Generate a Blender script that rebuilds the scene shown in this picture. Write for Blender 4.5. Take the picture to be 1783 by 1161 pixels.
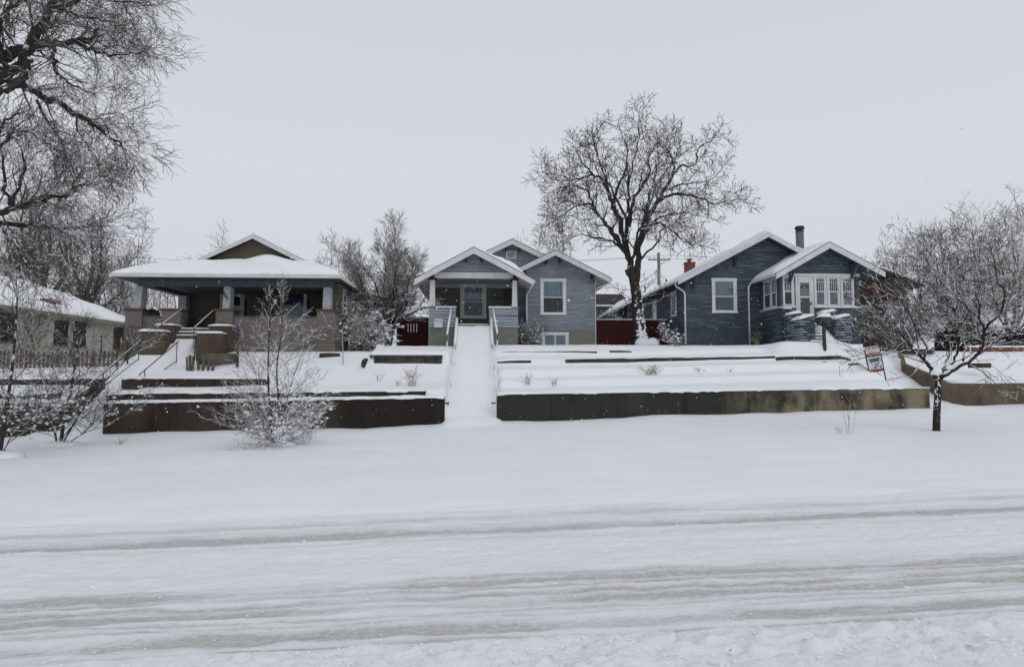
import bpy, math, random
import numpy as np
from mathutils import Vector, Matrix
R = math.radians
for o in list(bpy.data.objects): bpy.data.objects.remove(o)
SC = bpy.context.scene
COL = SC.collection

# ------------------------------------------------------------ camera
E = 1.85                       # eye height above the road (world z of the camera)
FPX, PX, PY = 1100.0, 891.5, 580.5
YAW, PITCH = R(3.07), math.atan(69.5 / 1100.0)
cam_d = bpy.data.cameras.new('camera'); cam = bpy.data.objects.new('camera', cam_d)
COL.objects.link(cam); SC.camera = cam
cam.location = (0, 0, E)
cam.rotation_euler = (math.pi / 2 + PITCH, 0, -YAW)
cam_d.sensor_width = 36.0; cam_d.lens = 36.0 * FPX / 1783.0
cam_d.clip_start = 0.1; cam_d.clip_end = 3000
SC.render.resolution_x = 1024; SC.render.resolution_y = 666

# ------------------------------------------------------------ sky, sun, exposure
SUN_EL, SUN_ROT = R(38), R(150)
W = bpy.data.worlds.new('World'); SC.world = W; W.use_nodes = True
nt = W.node_tree; nt.nodes.clear()
wo = nt.nodes.new('ShaderNodeOutputWorld'); bg = nt.nodes.new('ShaderNodeBackground')
sky = nt.nodes.new('ShaderNodeTexSky'); sky.sky_type = 'NISHITA'; sky.sun_disc = False
sky.sun_elevation = SUN_EL; sky.sun_rotation = SUN_ROT; sky.dust_density = 5; sky.air_density = 1
# the clear sky is buried under an even layer of snow cloud
mx = nt.nodes.new('ShaderNodeMixRGB'); mx.inputs[0].default_value = 0.97
hs = nt.nodes.new('ShaderNodeHueSaturation'); hs.inputs['Saturation'].default_value = 0.5
nt.links.new(sky.outputs[0], hs.inputs['Color'])
tc = nt.nodes.new('ShaderNodeTexCoord'); sx = nt.nodes.new('ShaderNodeSeparateXYZ')
nt.links.new(tc.outputs['Generated'], sx.inputs[0])
cr = nt.nodes.new('ShaderNodeValToRGB')
cr.color_ramp.elements[0].position = 0.0; cr.color_ramp.elements[0].color = (.635, .662, .715, 1)
cr.color_ramp.elements[1].position = 0.9; cr.color_ramp.elements[1].color = (.56, .590, .645, 1)
e = cr.color_ramp.elements.new(0.30); e.color = (.672, .702, .757, 1)
nt.links.new(sx.outputs[2], cr.inputs[0])
sc_ = nt.nodes.new('ShaderNodeMixRGB'); sc_.blend_type = 'MULTIPLY'; sc_.inputs[0].default_value = 1
sc_.inputs[2].default_value = (10, 10, 10, 1)
nt.links.new(cr.outputs[0], sc_.inputs[1])
nt.links.new(hs.outputs[0], mx.inputs[1]); nt.links.new(sc_.outputs[0], mx.inputs[2])
nt.links.new(mx.outputs[0], bg.inputs['Color']); bg.inputs['Strength'].default_value = 0.1
nt.links.new(bg.outputs[0], wo.inputs[0])
sl = bpy.data.lights.new('sun', 'SUN'); sl.energy = 0.5; sl.angle = R(40); sl.color = (1, .97, .93)
sun = bpy.data.objects.new('sun', sl); COL.objects.link(sun); sun.location = (0, 0, 60)
# sun_rotation is measured from +Y clockwise: the sun stands behind the camera, to the right
sdir = Vector((math.sin(SUN_ROT) * math.cos(SUN_EL), math.cos(SUN_ROT) * math.cos(SUN_EL), math.sin(SUN_EL)))
sun.rotation_euler = sdir.to_track_quat('Z', 'Y').to_euler()
SC.view_settings.view_transform = 'Standard'; SC.view_settings.look = 'None'
SC.view_settings.gamma = 1; SC.view_settings.exposure = 0.0
try:
    SC.cycles.use_denoising = True; SC.cycles.transparent_max_bounces = 12
except Exception: pass

CM = cam.rotation_euler.to_matrix()
def H(px, py, Y):
    """the world point that the photo shows at (px, py) if it lies in the vertical plane at distance Y"""
    d = CM @ Vector(((px - PX) / FPX, (PY - py) / FPX, -1.0))
    t = Y / d.y
    return Vector((d.x * t, Y, E + d.z * t))
def hx(px, Y, py=600): return H(px, py, Y).x
def hz(py, Y, px=891): return H(px, py, Y).z

# ------------------------------------------------------------ numpy noise
def _hash(ix, iy, s):
    s = int(s)
    h = (ix * 374761393 + iy * 668265263 + s * 2147483647) & 0xffffffff
    h = ((h ^ (h >> 13)) * 1274126177) & 0xffffffff
    return ((h ^ (h >> 16)) & 0xffff) / 65535.0
def vnoise(x, y, s=0):
    x = np.asarray(x, float); y = np.asarray(y, float)
    ix = np.floor(x).astype(np.int64); iy = np.floor(y).astype(np.int64)
    fx = x - ix; fy = y - iy; fx = fx * fx * (3 - 2 * fx); fy = fy * fy * (3 - 2 * fy)
    a = _hash(ix, iy, s); b = _hash(ix + 1, iy, s); c = _hash(ix, iy + 1, s); d = _hash(ix + 1, iy + 1, s)
    return (a * (1 - fx) + b * fx) * (1 - fy) + (c * (1 - fx) + d * fx) * fy * 1.0 - 0.5
def fbm(x, y, s=0, o=4):
    v = 0; a = 1.0; f = 1.0
    for k in range(o):
        v = v + a * vnoise(x * f + k * 17.3, y * f - k * 9.1, s + k); a *= .5; f *= 2.07
    return v
def sstep(a, b, x):
    t = np.clip((x - a) / (b - a), 0, 1); return t * t * (3 - 2 * t)

# ------------------------------------------------------------ materials
MATS = {}
class NB:
    def __init__(s, name):
        s.m = bpy.data.materials.new(name); s.m.use_nodes = True; s.t = s.m.node_tree
        s.b = s.t.nodes['Principled BSDF']; s.c = s.t.nodes.new('ShaderNodeTexCoord')
        s.sep = None
    def n(s, t, **k):
        x = s.t.nodes.new('ShaderNode' + t)
        for a, v in k.items():
            if hasattr(x, a): setattr(x, a, v)
        return x
    def l(s, a, b): s.t.links.new(a, b)
    def xyz(s, i):
        if not s.sep:
            s.sep = s.n('SeparateXYZ'); s.l(s.c.outputs['Object'], s.sep.inputs[0])
        return s.sep.outputs[i]
    def math(s, op, a, b=None, c=None, clamp=False):
        x = s.n('Math', operation=op); x.use_clamp = clamp
        for i, v in enumerate((a, b, c)):
            if v is None: continue
            if isinstance(v, (int, float)): x.inputs[i].default_value = v
            else: s.l(v, x.inputs[i])
        return x.outputs[0]
    def noise(s, scale, detail=4, stretch=(1, 1, 1), rough=.55, src=None):
        mp = s.n('Mapping'); mp.inputs['Scale'].default_value = stretch
        s.l(src or s.c.outputs['Object'], mp.inputs[0])
        x = s.n('TexNoise'); x.inputs['Scale'].default_value = scale; x.inputs['Detail'].default_value = detail
        x.inputs['Roughness'].default_value = rough
        s.l(mp.outputs[0], x.inputs[0]); return x.outputs[0]
    def ramp(s, v, a, b):
        x = s.n('MapRange'); x.interpolation_type = 'SMOOTHSTEP'; x.inputs[1].default_value = a; x.inputs[2].default_value = b
        s.l(v, x.inputs[0]); return x.outputs[0]
    def mix(s, f, a, b):
        x = s.n('MixRGB')
        for i, v in ((0, f), (1, a), (2, b)):
            if isinstance(v, (int, float)): x.inputs[i].default_value = v
            elif isinstance(v, tuple): x.inputs[i].default_value = (*v, 1)
            else: s.l(v, x.inputs[i])
        return x.outputs[0]
    def bump(s, h, strength=.3, dist=.02):
        x = s.n('Bump'); x.inputs['Strength'].default_value = strength; x.inputs['Distance'].default_value = dist
        s.l(h, x.inputs['Height']); s.l(x.outputs[0], s.b.inputs['Normal'])
    def base(s, c):
        if isinstance(c, tuple): s.b.inputs['Base Color'].default_value = (*c, 1)
        else: s.l(c, s.b.inputs['Base Color'])
    def rough(s, v, spec=None):
        s.b.inputs['Roughness'].default_value = v
        if spec is not None: s.b.inputs['Specular IOR Level'].default_value = spec

SNOWC = (.87, .885, .91)
def m_plain(name, col, rough=.7, var=.15, scale=6, bump=.15, stretch=(1, 1, 1)):
    if name in MATS: return MATS[name]
    b = NB(name); n = b.noise(scale, 5, stretch)
    lo = tuple(c * (1 - var) for c in col); hi = tuple(min(1, c * (1 + var)) for c in col)
    b.base(b.mix(b.ramp(n, .3, .7), lo, hi)); b.rough(rough, .3)
    b.bump(b.noise(scale * 6, 4, stretch), bump, .01)
    MATS[name] = b.m; return b.m
def m_snow():
    b = NB('snow'); n = b.noise(.6, 5)
    b.base(b.mix(b.ramp(n, .3, .7), (.86, .876, .90), (.90, .912, .93))); b.rough(.75, .2)
    h = b.math('ADD', b.noise(3.0, 6), b.math('MULTIPLY', b.noise(60, 3), .25))
    b.bump(h, .35, .03); return b.m
SNOW = m_snow()
def m_siding(name, col, pitch, snow=.2, groove=.45, var=.10, amt=.85, run=.55):
    """lap siding: a dark line under every board and, here and there, wind-blown snow on the lap"""
    b = NB(name); z = b.xyz(2)
    fr = b.math('FRACT', b.math('DIVIDE', z, pitch))
    n = b.noise(1.2, 5, (1, 1, .4))
    c = b.mix(b.ramp(n, .3, .7), tuple(x * (1 - var) for x in col), tuple(x * (1 + var) for x in col))
    g = b.ramp(fr, .22, .02)
    c = b.mix(b.math('MULTIPLY', g, 1 - groove), c, tuple(x * .35 for x in col))
    sn = b.noise(1.0, 6, (run, run, 9.0), .65)
    m = b.math('MULTIPLY', b.ramp(sn, .66 - snow * .3, .72 - snow * .3), b.math('GREATER_THAN', fr, .74))
    c = b.mix(b.math('MULTIPLY', m, amt), c, (.72, .76, .82))
    b.base(c); b.rough(.65, .3)
    b.bump(b.math('ADD', fr, b.math('MULTIPLY', b.noise(40, 3), .15)), .7, .03)
    MATS[name] = b.m; return b.m
def m_concrete(name, dark, light, split=None, streak=.5, blacken=None):
    b = NB(name)
    n1 = b.noise(1.1, 8, (1, 1, .8), .65); n2 = b.noise(2.2, 6, (1, 1, .22), .6)
    f = b.ramp(n1, .36, .62)
    if split is not None:
        f = b.math('MULTIPLY', f, b.ramp(b.math('ADD', b.xyz(0), b.math('MULTIPLY', n2, 5)), split[0], split[1]))
    c = b.mix(f, dark, light)
    c = b.mix(b.math('MULTIPLY', b.ramp(n2, .52, .7), streak), c, tuple(x * .45 for x in dark))
    n3 = b.noise(.55, 3, (1.6, 1, .5)); c = b.mix(b.math('MULTIPLY', b.ramp(n3, .56, .6), .35), c, tuple(x * 1.6 for x in dark))
    jx = b.math('ABSOLUTE', b.math('SUBTRACT', b.math('FRACT', b.math('DIVIDE', b.math('ADD', b.xyz(0), b.math('MULTIPLY', b.noise(1.6, 4, (0, 0, 1.5)), .12)), 2.44)), .5))
    jm = b.ramp(jx, .0075, .003); c = b.mix(b.math('MULTIPLY', jm, .5), c, (.012, .011, .010))
    if blacken: c = b.mix(b.math('MULTIPLY', b.ramp(b.math('ADD', b.xyz(0), b.math('MULTIPLY', n2, 1.5)), blacken[0], blacken[1]), .75), c, (.018, .016, .014))
    sn = b.noise(2.4, 6, (1.6, 1, .55), .7); c = b.mix(b.math('MULTIPLY', b.ramp(sn, .68, .73), .7), c, (.6, .62, .66))
    b.base(c); b.rough(.9, .15); b.bump(b.math('SUBTRACT', b.noise(14, 7), b.math('MULTIPLY', jm, .8)), .5, .03)
    MATS[name] = b.m; return b.m
def m_bark(name, col, snow=.4, lo=.35, twig=False):
    """bark with snow lying on whatever faces upward"""
    b = NB(name); g = b.n('NewGeometry'); sp = b.n('SeparateXYZ'); b.l(g.outputs['Normal'], sp.inputs[0])
    n = b.noise(1.6 if twig else 3.5, 4)
    v = b.math('ADD', sp.outputs[2], b.math('MULTIPLY', b.math('SUBTRACT', n, .5), 2.4))
    f = b.ramp(v, lo - snow + .35, lo - snow + .55)
    nn = b.noise(9, 5, (1, 1, .25))
    c = b.mix(nn, tuple(x * .6 for x in col), tuple(x * 1.4 for x in col))
    b.base(b.mix(f, c, (.78, .80, .84))); b.rough(.9, .1)
    if not twig: b.bump(b.noise(22, 5, (1, 1, .25)), .6, .03)
    MATS[name] = b.m; return b.m
def m_glass():
    b = NB('glass'); t = b.t
    tr = b.n('BsdfTransparent'); tr.inputs[0].default_value = (.80, .84, .86, 1)
    gl = b.n('BsdfGlossy'); gl.inputs['Roughness'].default_value = .04; gl.inputs[0].default_value = (.9, .95, 1, 1)
    fr = b.n('Fresnel'); fr.inputs[0].default_value = 1.5
    ad = b.math('MULTIPLY', fr.outputs[0], .8)
    ms = b.n('MixShader'); b.l(ad, ms.inputs[0]); b.l(tr.outputs[0], ms.inputs[1]); b.l(gl.outputs[0], ms.inputs[2])
    b.l(ms.outputs[0], t.nodes['Material Output'].inputs[0]); return b.m
GLASS = m_glass()
WHITE = m_plain('white_paint', (.60, .61, .62), .6, .08, 3)
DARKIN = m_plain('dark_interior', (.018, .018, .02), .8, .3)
CURT = m_plain('curtain_cloth', (.30, .31, .31), .9, .15)
BLIND = m_plain('pale_blind', (.42, .46, .49), .8, .08)
BLACK = m_plain('black_metal', (.02, .02, .022), .5, .2)
STEEL = m_plain('grey_rail_metal', (.09, .09, .095), .5, .3)
SHING = m_plain('shingle', (.07, .065, .06), .9, .3)
BRICKM = m_plain('brick', (.21, .085, .055), .9, .3, 14)
WOODD = m_concrete('weathered_timber', (.045, .035, .03), (.075, .062, .052))
TAN = m_concrete('tan_concrete', (.10, .085, .065), (.17, .15, .12))

# ------------------------------------------------------------ mesh builder
def wloc(o):
    v = Vector((0, 0, 0))
    while o is not None: v += o.location; o = o.parent
    return v
class MB:
    def __init__(s): s.v = []; s.f = []; s.mi = []; s.map = None; s.cur = 0
    def add(s, vs, fs):
        k = len(s.v)
        if s.map: vs = [s.map(*p) for p in vs]
        s.v.extend(tuple(p) for p in vs)
        s.f.extend(tuple(i + k for i in f) for f in fs); s.mi.extend([s.cur] * len(fs)); return s
    def box(s, x0, x1, y0, y1, z0, z1):
        vs = [(x, y, z) for z in (z0, z1) for y in (y0, y1) for x in (x0, x1)]
        return s.add(vs, [(0, 2, 3, 1), (4, 5, 7, 6), (0, 1, 5, 4), (2, 6, 7, 3), (0, 4, 6, 2), (1, 3, 7, 5)])
    def prism(s, poly, y0, y1):           # polygon in x,z extruded along y
        n = len(poly); vs = [(x, y0, z) for x, z in poly] + [(x, y1, z) for x, z in poly]
        fs = [tuple(range(n)), tuple(range(2 * n - 1, n - 1, -1))]
        fs += [((i + 1) % n, i, i + n, (i + 1) % n + n) for i in range(n)]
        return s.add(vs, fs)
    def prismx(s, poly, x0, x1):          # polygon in y,z extruded along x
        n = len(poly); vs = [(x0, y, z) for y, z in poly] + [(x1, y, z) for y, z in poly]
        fs = [tuple(range(n)), tuple(range(2 * n - 1, n - 1, -1))]
        fs += [((i + 1) % n, i, i + n, (i + 1) % n + n) for i in range(n)]
        return s.add(vs, fs)
    def prismz(s, poly, z0, z1, zt=None):
        n = len(poly); vs = [(x, y, z0) for x, y in poly] + [(x, y, (zt[i] if zt else z1)) for i, (x, y) in enumerate(poly)]
        fs = [tuple(range(n)), tuple(range(2 * n - 1, n - 1, -1))]
        fs += [((i + 1) % n, i, i + n, (i + 1) % n + n) for i in range(n)]
        return s.add(vs, fs)
    def tube(s, pts, rad, n=5, cap=True):
        pts = [Vector(p) for p in pts]; k = len(s.v); m = len(pts)
        if not hasattr(rad, '__len__'): rad = [rad] * m
        ref = None
        for i in range(m):
            d = (pts[min(i + 1, m - 1)] - pts[max(i - 1, 0)])
            if d.length < 1e-9: d = Vector((0, 0, 1))
            d.normalize()
            if ref is None: ref = Vector((1, 0, 0)) if abs(d.x) < .8 else Vector((0, 1, 0))
            a = d.cross(ref); a.normalize(); bb = d.cross(a); ref = -bb if False else ref
            r = rad[i]; p = pts[i]
            for j in range(n):
                cj, sj = CS[n][j]; s.v.append((p.x + (a.x * cj + bb.x * sj) * r, p.y + (a.y * cj + bb.y * sj) * r, p.z + (a.z * cj + bb.z * sj) * r))
        for i in range(m - 1):
            for j in range(n):
                j2 = (j + 1) % n
                s.f.append((k + i * n + j, k + i * n + j2, k + (i + 1) * n + j2, k + (i + 1) * n + j)); s.mi.append(s.cur)
        if cap:
            s.f.append(tuple(k + j for j in range(n - 1, -1, -1))); s.f.append(tuple(k + (m - 1) * n + j for j in range(n))); s.mi += [s.cur] * 2
        return s
    def bar(s, p, q, r, n=6): return s.tube([p, q], r, n)
    def beam(s, p, q, w, h):
        """square bar from p to q, w across and h deep"""
        p = Vector(p); q = Vector(q); d = (q - p).normalized()
        up = Vector((0, 0, 1)) if abs(d.z) < .95 else Vector((0, 1, 0))
        a = d.cross(up).normalized() * (w / 2); b = d.cross(a.normalized()).normalized() * (h / 2)
        vs = [p - a - b, p + a - b, p + a + b, p - a + b, q - a - b, q + a - b, q + a + b, q - a + b]
        return s.add(vs, [(0, 1, 2, 3), (7, 6, 5, 4), (0, 4, 5, 1), (1, 5, 6, 2), (2, 6, 7, 3), (3, 7, 4, 0)])
    def blob(s, c, rx, ry, rz, rnd, n=8, m=5, jit=.2):
        k = len(s.v); vs = []
        for i in range(m + 1):
            t = math.pi * i / m
            for j in range(n):
                a = 2 * math.pi * j / n; q = 1 + rnd.uniform(-jit, jit)
                vs.append((c[0] + rx * q * math.sin(t) * math.cos(a), c[1] + ry * q * math.sin(t) * math.sin(a), c[2] + rz * q * math.cos(t)))
        fs = [(i * n + j, (i + 1) * n + j, (i + 1) * n + (j + 1) % n, i * n + (j + 1) % n) for i in range(m) for j in range(n)]
        return s.add(vs, fs)
    def field(s, xs, ys, top, bot=None):
        """a closed slab over the grid xs, ys between two height arrays [iy, ix]"""
        nx, ny = len(xs), len(ys); k = len(s.v)
        s.v.extend((float(x), float(y), float(top[j, i])) for j, y in enumerate(ys) for i, x in enumerate(xs))
        q = [(k + j * nx + i, k + j * nx + i + 1, k + (j + 1) * nx + i + 1, k + (j + 1) * nx + i) for j in range(ny - 1) for i in range(nx - 1)]
        s.f.extend(q)
        if bot is not None:
            o = nx * ny
            s.v.extend((float(x), float(y), float(bot[j, i])) for j, y in enumerate(ys) for i, x in enumerate(xs))
            s.f.extend(tuple(a + o for a in reversed(f)) for f in q)
            for i in range(nx - 1):
                a, b = k + i, k + i + 1; s.f.append((b, a, a + o, b + o))
                a, b = k + (ny - 1) * nx + i, k + (ny - 1) * nx + i + 1; s.f.append((a, b, b + o, a + o))
            for j in range(ny - 1):
                a, b = k + j * nx, k + (j + 1) * nx; s.f.append((a, b, b + o, a + o))
                a, b = k + j * nx + nx - 1, k + (j + 1) * nx + nx - 1; s.f.append((b, a, a + o, b + o))
        s.mi = [0] * len(s.f) if not s.mi else s.mi + [s.cur] * (len(s.f) - len(s.mi))
        return s
    def build(s, name, mat, parent=None, smooth=False, bevel=0, mats=None):
        me = bpy.data.meshes.new(name)
        if parent is None:
            a = np.array(s.v); c = Vector(((a[:, 0].min() + a[:, 0].max()) / 2, (a[:, 1].min() + a[:, 1].max()) / 2, a[:, 2].min()))
        else: c = wloc(parent)
        a = np.array(s.v, dtype=float) - np.array(c)
        me.from_pydata(a.tolist(), [], s.f); me.update()
        for m in (mats or [mat]): me.materials.append(m)
        if mats: me.polygons.foreach_set('material_index', s.mi[:len(me.polygons)])
        if smooth: me.polygons.foreach_set('use_smooth', [True] * len(me.polygons))
        o = bpy.data.objects.new(name, me); COL.objects.link(o)
        if parent is None: o.location = c
        else: o.parent = parent
        if bevel:
            md = o.modifiers.new('bevel', 'BEVEL'); md.width = bevel; md.segments = 2; md.limit_method = 'ANGLE'
        return o
CS = {n: [(math.cos(2 * math.pi * j / n), math.sin(2 * math.pi * j / n)) for j in range(n)] for n in range(3, 25)}
def tag(o, label, cat, group=None):
    o['label'] = label; o['category'] = cat
    if group: o['group'] = group
    return o
def thing(name, label, cat, loc, group=None):
    o = bpy.data.objects.new(name, None); COL.objects.link(o); o.location = loc
    o.empty_display_size = .3
    return tag(o, label, cat, group)
def cat_smooth(pts, k=4):
    """Catmull-Rom through pts"""
    P = [Vector(p) for p in pts]
    if len(P) < 3: return P
    P = [P[0] * 2 - P[1]] + P + [P[-1] * 2 - P[-2]]; out = []
    for i in range(1, len(P) - 2):
        a, b, c, d = P[i - 1:i + 3]
        for j in range(k):
            t = j / k
            out.append(.5 * ((2 * b) + (c - a) * t + (2 * a - 5 * b + 4 * c - d) * t * t + (3 * b - a - 3 * c + d) * t ** 3))
    out.append(P[-2]); return out

# ------------------------------------------------------------ ground heights
GR = .0272                                   # the street climbs to the right
def interp(y, pts): a = np.array(pts); return np.interp(y, a[:, 0], a[:, 1])
def z_low(x, y):
    p = interp(y, [(2, .16), (3.6, .10), (4.35, .05), (4.55, 0), (8.0, 0), (8.8, .09), (11, .13), (15, .05), (19, -.02), (22, -.01), (23.1, .05)])
    return GR * np.clip(x, -60, 60) + p
RAMP2 = [(22.3, -1.84), (23, -1.66), (25, -.58), (27.6, .98), (28.2, 1.12), (29, 1.25), (60, 1.5)]
RAMP1 = [(22.2, -2.22), (23.2, -2.0), (24, -1.6), (25.6, -.6), (27, .45), (27.9, 1.1), (28.9, 2.0), (29.4, 2.0), (30, 1.0), (60, 1.5)]
PATHR = [(22.8, -1.38), (24, -1.1), (28, .95), (30, 1.4), (60, 1.6)]
def xc1(y): return np.interp(y, [22.5, 23, 25.6, 27.3, 28.9], [-14.6, -14.45, -14.0, -13.75, -12.85])
def z_high(x, y):
    """lots above the walls, relative to the eye"""
    yr = y + .9 * sstep(12.6, 13.6, x) * (1 - sstep(16.9, 17.9, x)) * sstep(26.6, 27.15, y)
    right = interp(yr, [(23.1, -.66), (24.2, -.56), (24.38, -.30), (25.35, -.16), (25.53, .12), (26.5, .28), (26.66, .58), (27.33, .72), (27.5, .97), (28.2, 1.22), (29, 1.30), (31, 1.40), (36, 1.5), (60, 1.6), (400, 3)])
    right = right + .020 * np.clip(x - 1, 0, 15) * sstep(29, 26, y)
    lf = interp(y, [(23.1, -.99), (24.2, -.90), (24.32, -.69), (25.6, -.45), (27.0, .40), (28.0, .85), (28.6, .98), (31, 1.05), (36, 1.3), (60, 1.5), (400, 3)])
    lt = interp(y, [(23.1, -.99), (24.2, -.90), (24.32, -.69), (25.6, -.47), (25.72, -.17), (27.0, .30), (28.0, .85), (28.6, .98), (31, 1.05), (36, 1.3), (60, 1.5), (400, 3)])
    left = lt + (lf - lt) * sstep(-10.2, -8.6, x) + .016 * np.clip(x + 8, -6, 7) * sstep(28, 24, y)
    pl = interp(y, [(26.4, .30), (26.55, .86), (28.5, 1.2), (31, 1.35), (36, 1.4), (60, 1.5), (400, 3)])
    left = np.where((y > 26.4), left + (np.maximum(left, pl) - left) * sstep(-4.75, -4.4, x), left)
    nb = interp(y, [(23.1, -1.03), (24.2, -.92), (24.32, -.72), (25.5, -.47), (25.62, -.18), (27.6, .12), (28.2, .3), (30, .45), (45, .9), (60, 1.2), (400, 3)])
    z = left + (nb - left) * sstep(-14.9, -15.3, x - (xc1(y) + 14.0) * .6)
    rn = interp(y, [(23.1, -.40), (24.5, -.25), (27.3, .78), (28.5, 1.0), (33, 1.2), (60, 1.6), (400, 3)])
    XW = np.interp(y, [23.2, 23.36, 23.55, 23.9, 24.4, 26.2, 27.6, 29, 31], [40, 19.15, 18.62, 18.36, 18.32, 18.27, 18.40, 18.4, 18.4]) + .05
    right = right + (rn - right) * sstep(0, .08, x - XW)
    z = np.where(x > -.2, right, z)
    # side path between the right lot and its neighbour
    pr = interp(y, PATHR) + GR * np.clip(x - 17.3, -2, 14) * sstep(25, 23, y)
    w = sstep(15.7, 16.9, x) * (1 - sstep(-.02, .06, x - XW)) * sstep(30, 28, y)
    z = z + (pr - z) * w
    # stairs to the brown house
    w = (1 - sstep(.80, 1.0, np.abs(x - xc1(y)))) * sstep(30, 29.3, y)
    z = z + (interp(y, RAMP1) - z) * w
    # stair ramp to the pale blue house
    w = (1 - sstep(.86, 1.10, np.abs(x + .21))) * sstep(29.2, 28.6, y)
    return z + (interp(y, RAMP2) - z) * w
def terr(x, y):
    x = np.asarray(x, float); y = np.asarray(y, float)
    lo = z_low(x, y); hi = E + z_high(x, y)
    z = np.where(y < 23.1, lo, hi)
    # the stairs and the path run out over the low ground
    for w, P in (((1 - sstep(.80, 1.05, np.abs(x - xc1(y)))), RAMP1), ((1 - sstep(.86, 1.15, np.abs(x + .21))), RAMP2)):
        rz = E + interp(y, P); k = w * sstep(22.2, 22.6, y)
        z = np.where(y < 23.1, z + (np.maximum(rz, z) - z) * k, z)
    return z
def tz(x, y): return float(terr(x, y))
# ------------------------------------------------------------ ground and road
def ground():
    xs = np.concatenate([np.linspace(-400, -60, 18), np.linspace(-55, -26, 30), np.arange(-25, 29, .1), np.linspace(30, 60, 31), np.linspace(70, 400, 18)])
    ys = np.concatenate([np.arange(8.5, 22, .12), np.arange(22, 23.02, .1), [23.06, 23.14], np.arange(23.2, 31, .075), np.arange(31, 50, .5), np.linspace(52, 100, 16), np.linspace(120, 700, 20)])
    X, Y = np.meshgrid(xs, ys); Z = terr(X, Y)
    near = (Y < 60) * (np.abs(X) < 60)
    Z = Z + near * (.10 * fbm(X * .16, Y * .3, 3, 3) + .035 * fbm(X * .9, Y * 1.3, 5, 3)) * np.where(Y < 23.1, sstep(8.4, 9.5, Y), .8)
    Z = Z + near * .03 * fbm(X * .5, Y * 4, 8, 3) * (Y > 23.3)
    # drift against the foot of the walls
    Z = Z + np.where((Y < 23.1) & (Y > 21), .10 * sstep(22.0, 23.0, Y) * (.5 + fbm(X * .5, Y * 0, 9, 2)), 0)
    # gutter where the plough left a ragged edge
    Z = Z + .05 * fbm(X * 1.2, Y * 6, 11, 4) * (1 - sstep(8.6, 10, Y))
    m = MB(); m.field(xs, ys, Z); o = m.build('ground', SNOW, smooth=True); o['kind'] = 'structure'; return o
ground()
TRK = [(8.15, .10, .40), (7.85, .05, .25), (7.60, .15, .85), (7.25, .06, .2), (5.86, .04, .5), (5.72, .09, .95), (5.56, .05, .6), (5.40, .06, .7), (5.24, .08, .8), (5.06, .04, .5), (4.95, .04, .4), (4.72, .10, 1.15), (4.47, .06, .6)]
def road():
    xs = np.concatenate([np.linspace(-300, -30, 20), np.linspace(-29, -11, 60), np.arange(-10.8, 11.5, .032), np.linspace(12, 30, 60), np.linspace(32, 300, 20)])
    ys = np.concatenate([np.linspace(-60, 2.2, 30), np.arange(2.4, 3.7, .1), np.arange(3.7, 8.5, .022), [8.505]])
    X, Y = np.meshgrid(xs, ys); Z = terr(X, Y)
    Yw = Y + .06 * fbm(X * .25, Y * 0, 21, 3) + .045 * fbm(X * 1.6, Y * 5, 23, 4)
    d = np.zeros_like(Z)
    for c, w, a in TRK:
        g = np.exp(-((Yw - c) / w) ** 2) * a
        d = np.maximum(d, g)
        Z -= .018 * g; Z += .008 * np.exp(-((Yw - c - 1.7 * w) / (.5 * w)) ** 2) * a + .008 * np.exp(-((Yw - c + 1.7 * w) / (.5 * w)) ** 2) * a
    Z += .034 * fbm(X * .6, Y * 5, 31, 4) * (1 - .6 * d) + .020 * fbm(X * 4, Y * 9, 35, 4) * (.25 + d)
    Z += .020 * fbm(X * 3, Y * 12, 32, 4) + .012 * np.abs(fbm(X * 7, Y * 12, 36, 3))
    # churned crust thrown up beside the near track
    k = sstep(4.42, 4.22, Yw) * sstep(3.0, 3.7, Y) * (.55 + .45 * sstep(-3, 1, X)) + .18 * sstep(6.2, 6.6, Y) * sstep(7.4, 7.1, Y)
    n = np.maximum(0, fbm(X * 5.5, Y * 8, 41, 3)); n2 = 1 - 2 * np.abs(vnoise(X * 13 + 3, Y * 15, 44)) ; n3 = vnoise(X * 10, Y * 12, 47)
    Z += k * (.085 * n + .050 * np.maximum(0, n3 + .15) * n2 * 2.2 - .01)
    m = MB(); m.field(xs, ys, Z)
    b = NB('packed_road_snow')
    y = b.math('ADD', b.xyz(1), 0.0)
    # slush and grit live in the wheel tracks; the mask is a real stain on the surface
    at = b.n('Attribute'); at.attribute_name = 'grit'
    n = b.noise(1.3, 8, (.35, 3.0, 1), .68); n_f = b.noise(30, 5, (.5, 1.5, 1), .8)
    f = b.math('MULTIPLY', b.math('MULTIPLY', at.outputs['Fac'], b.ramp(n, .22, .48)), b.math('ADD', b.ramp(b.noise(.55, 4, (.5, 2.5, 1), .6), .36, .56), .62))
    f = b.math('ADD', f, b.math('MULTIPLY', b.ramp(n, .52, .72), .24), clamp=True)
    f = b.math('MULTIPLY', f, b.math('ADD', b.math('MULTIPLY', n_f, 2.6), -.40), clamp=True)
    b.base(b.mix(f, SNOWC, (.50, .49, .475))); b.rough(.7, .25)
    b.bump(b.math('ADD', b.noise(18, 5), b.math('MULTIPLY', b.noise(90, 2), .4)), .8, .025)
    o = m.build('road', b.m, smooth=True); o['kind'] = 'structure'
    # mask per vertex: grit pressed in by tyres, plus darker gaps between crust lumps
    clump = k * np.clip((n2 - .1) * -3 + .3, 0, .5)
    a = o.data.attributes.new('grit', 'FLOAT', 'POINT')
    a.data.foreach_set('value', np.clip(d * 1.0 + clump, 0, 1).astype(np.float32).ravel())
road()
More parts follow.
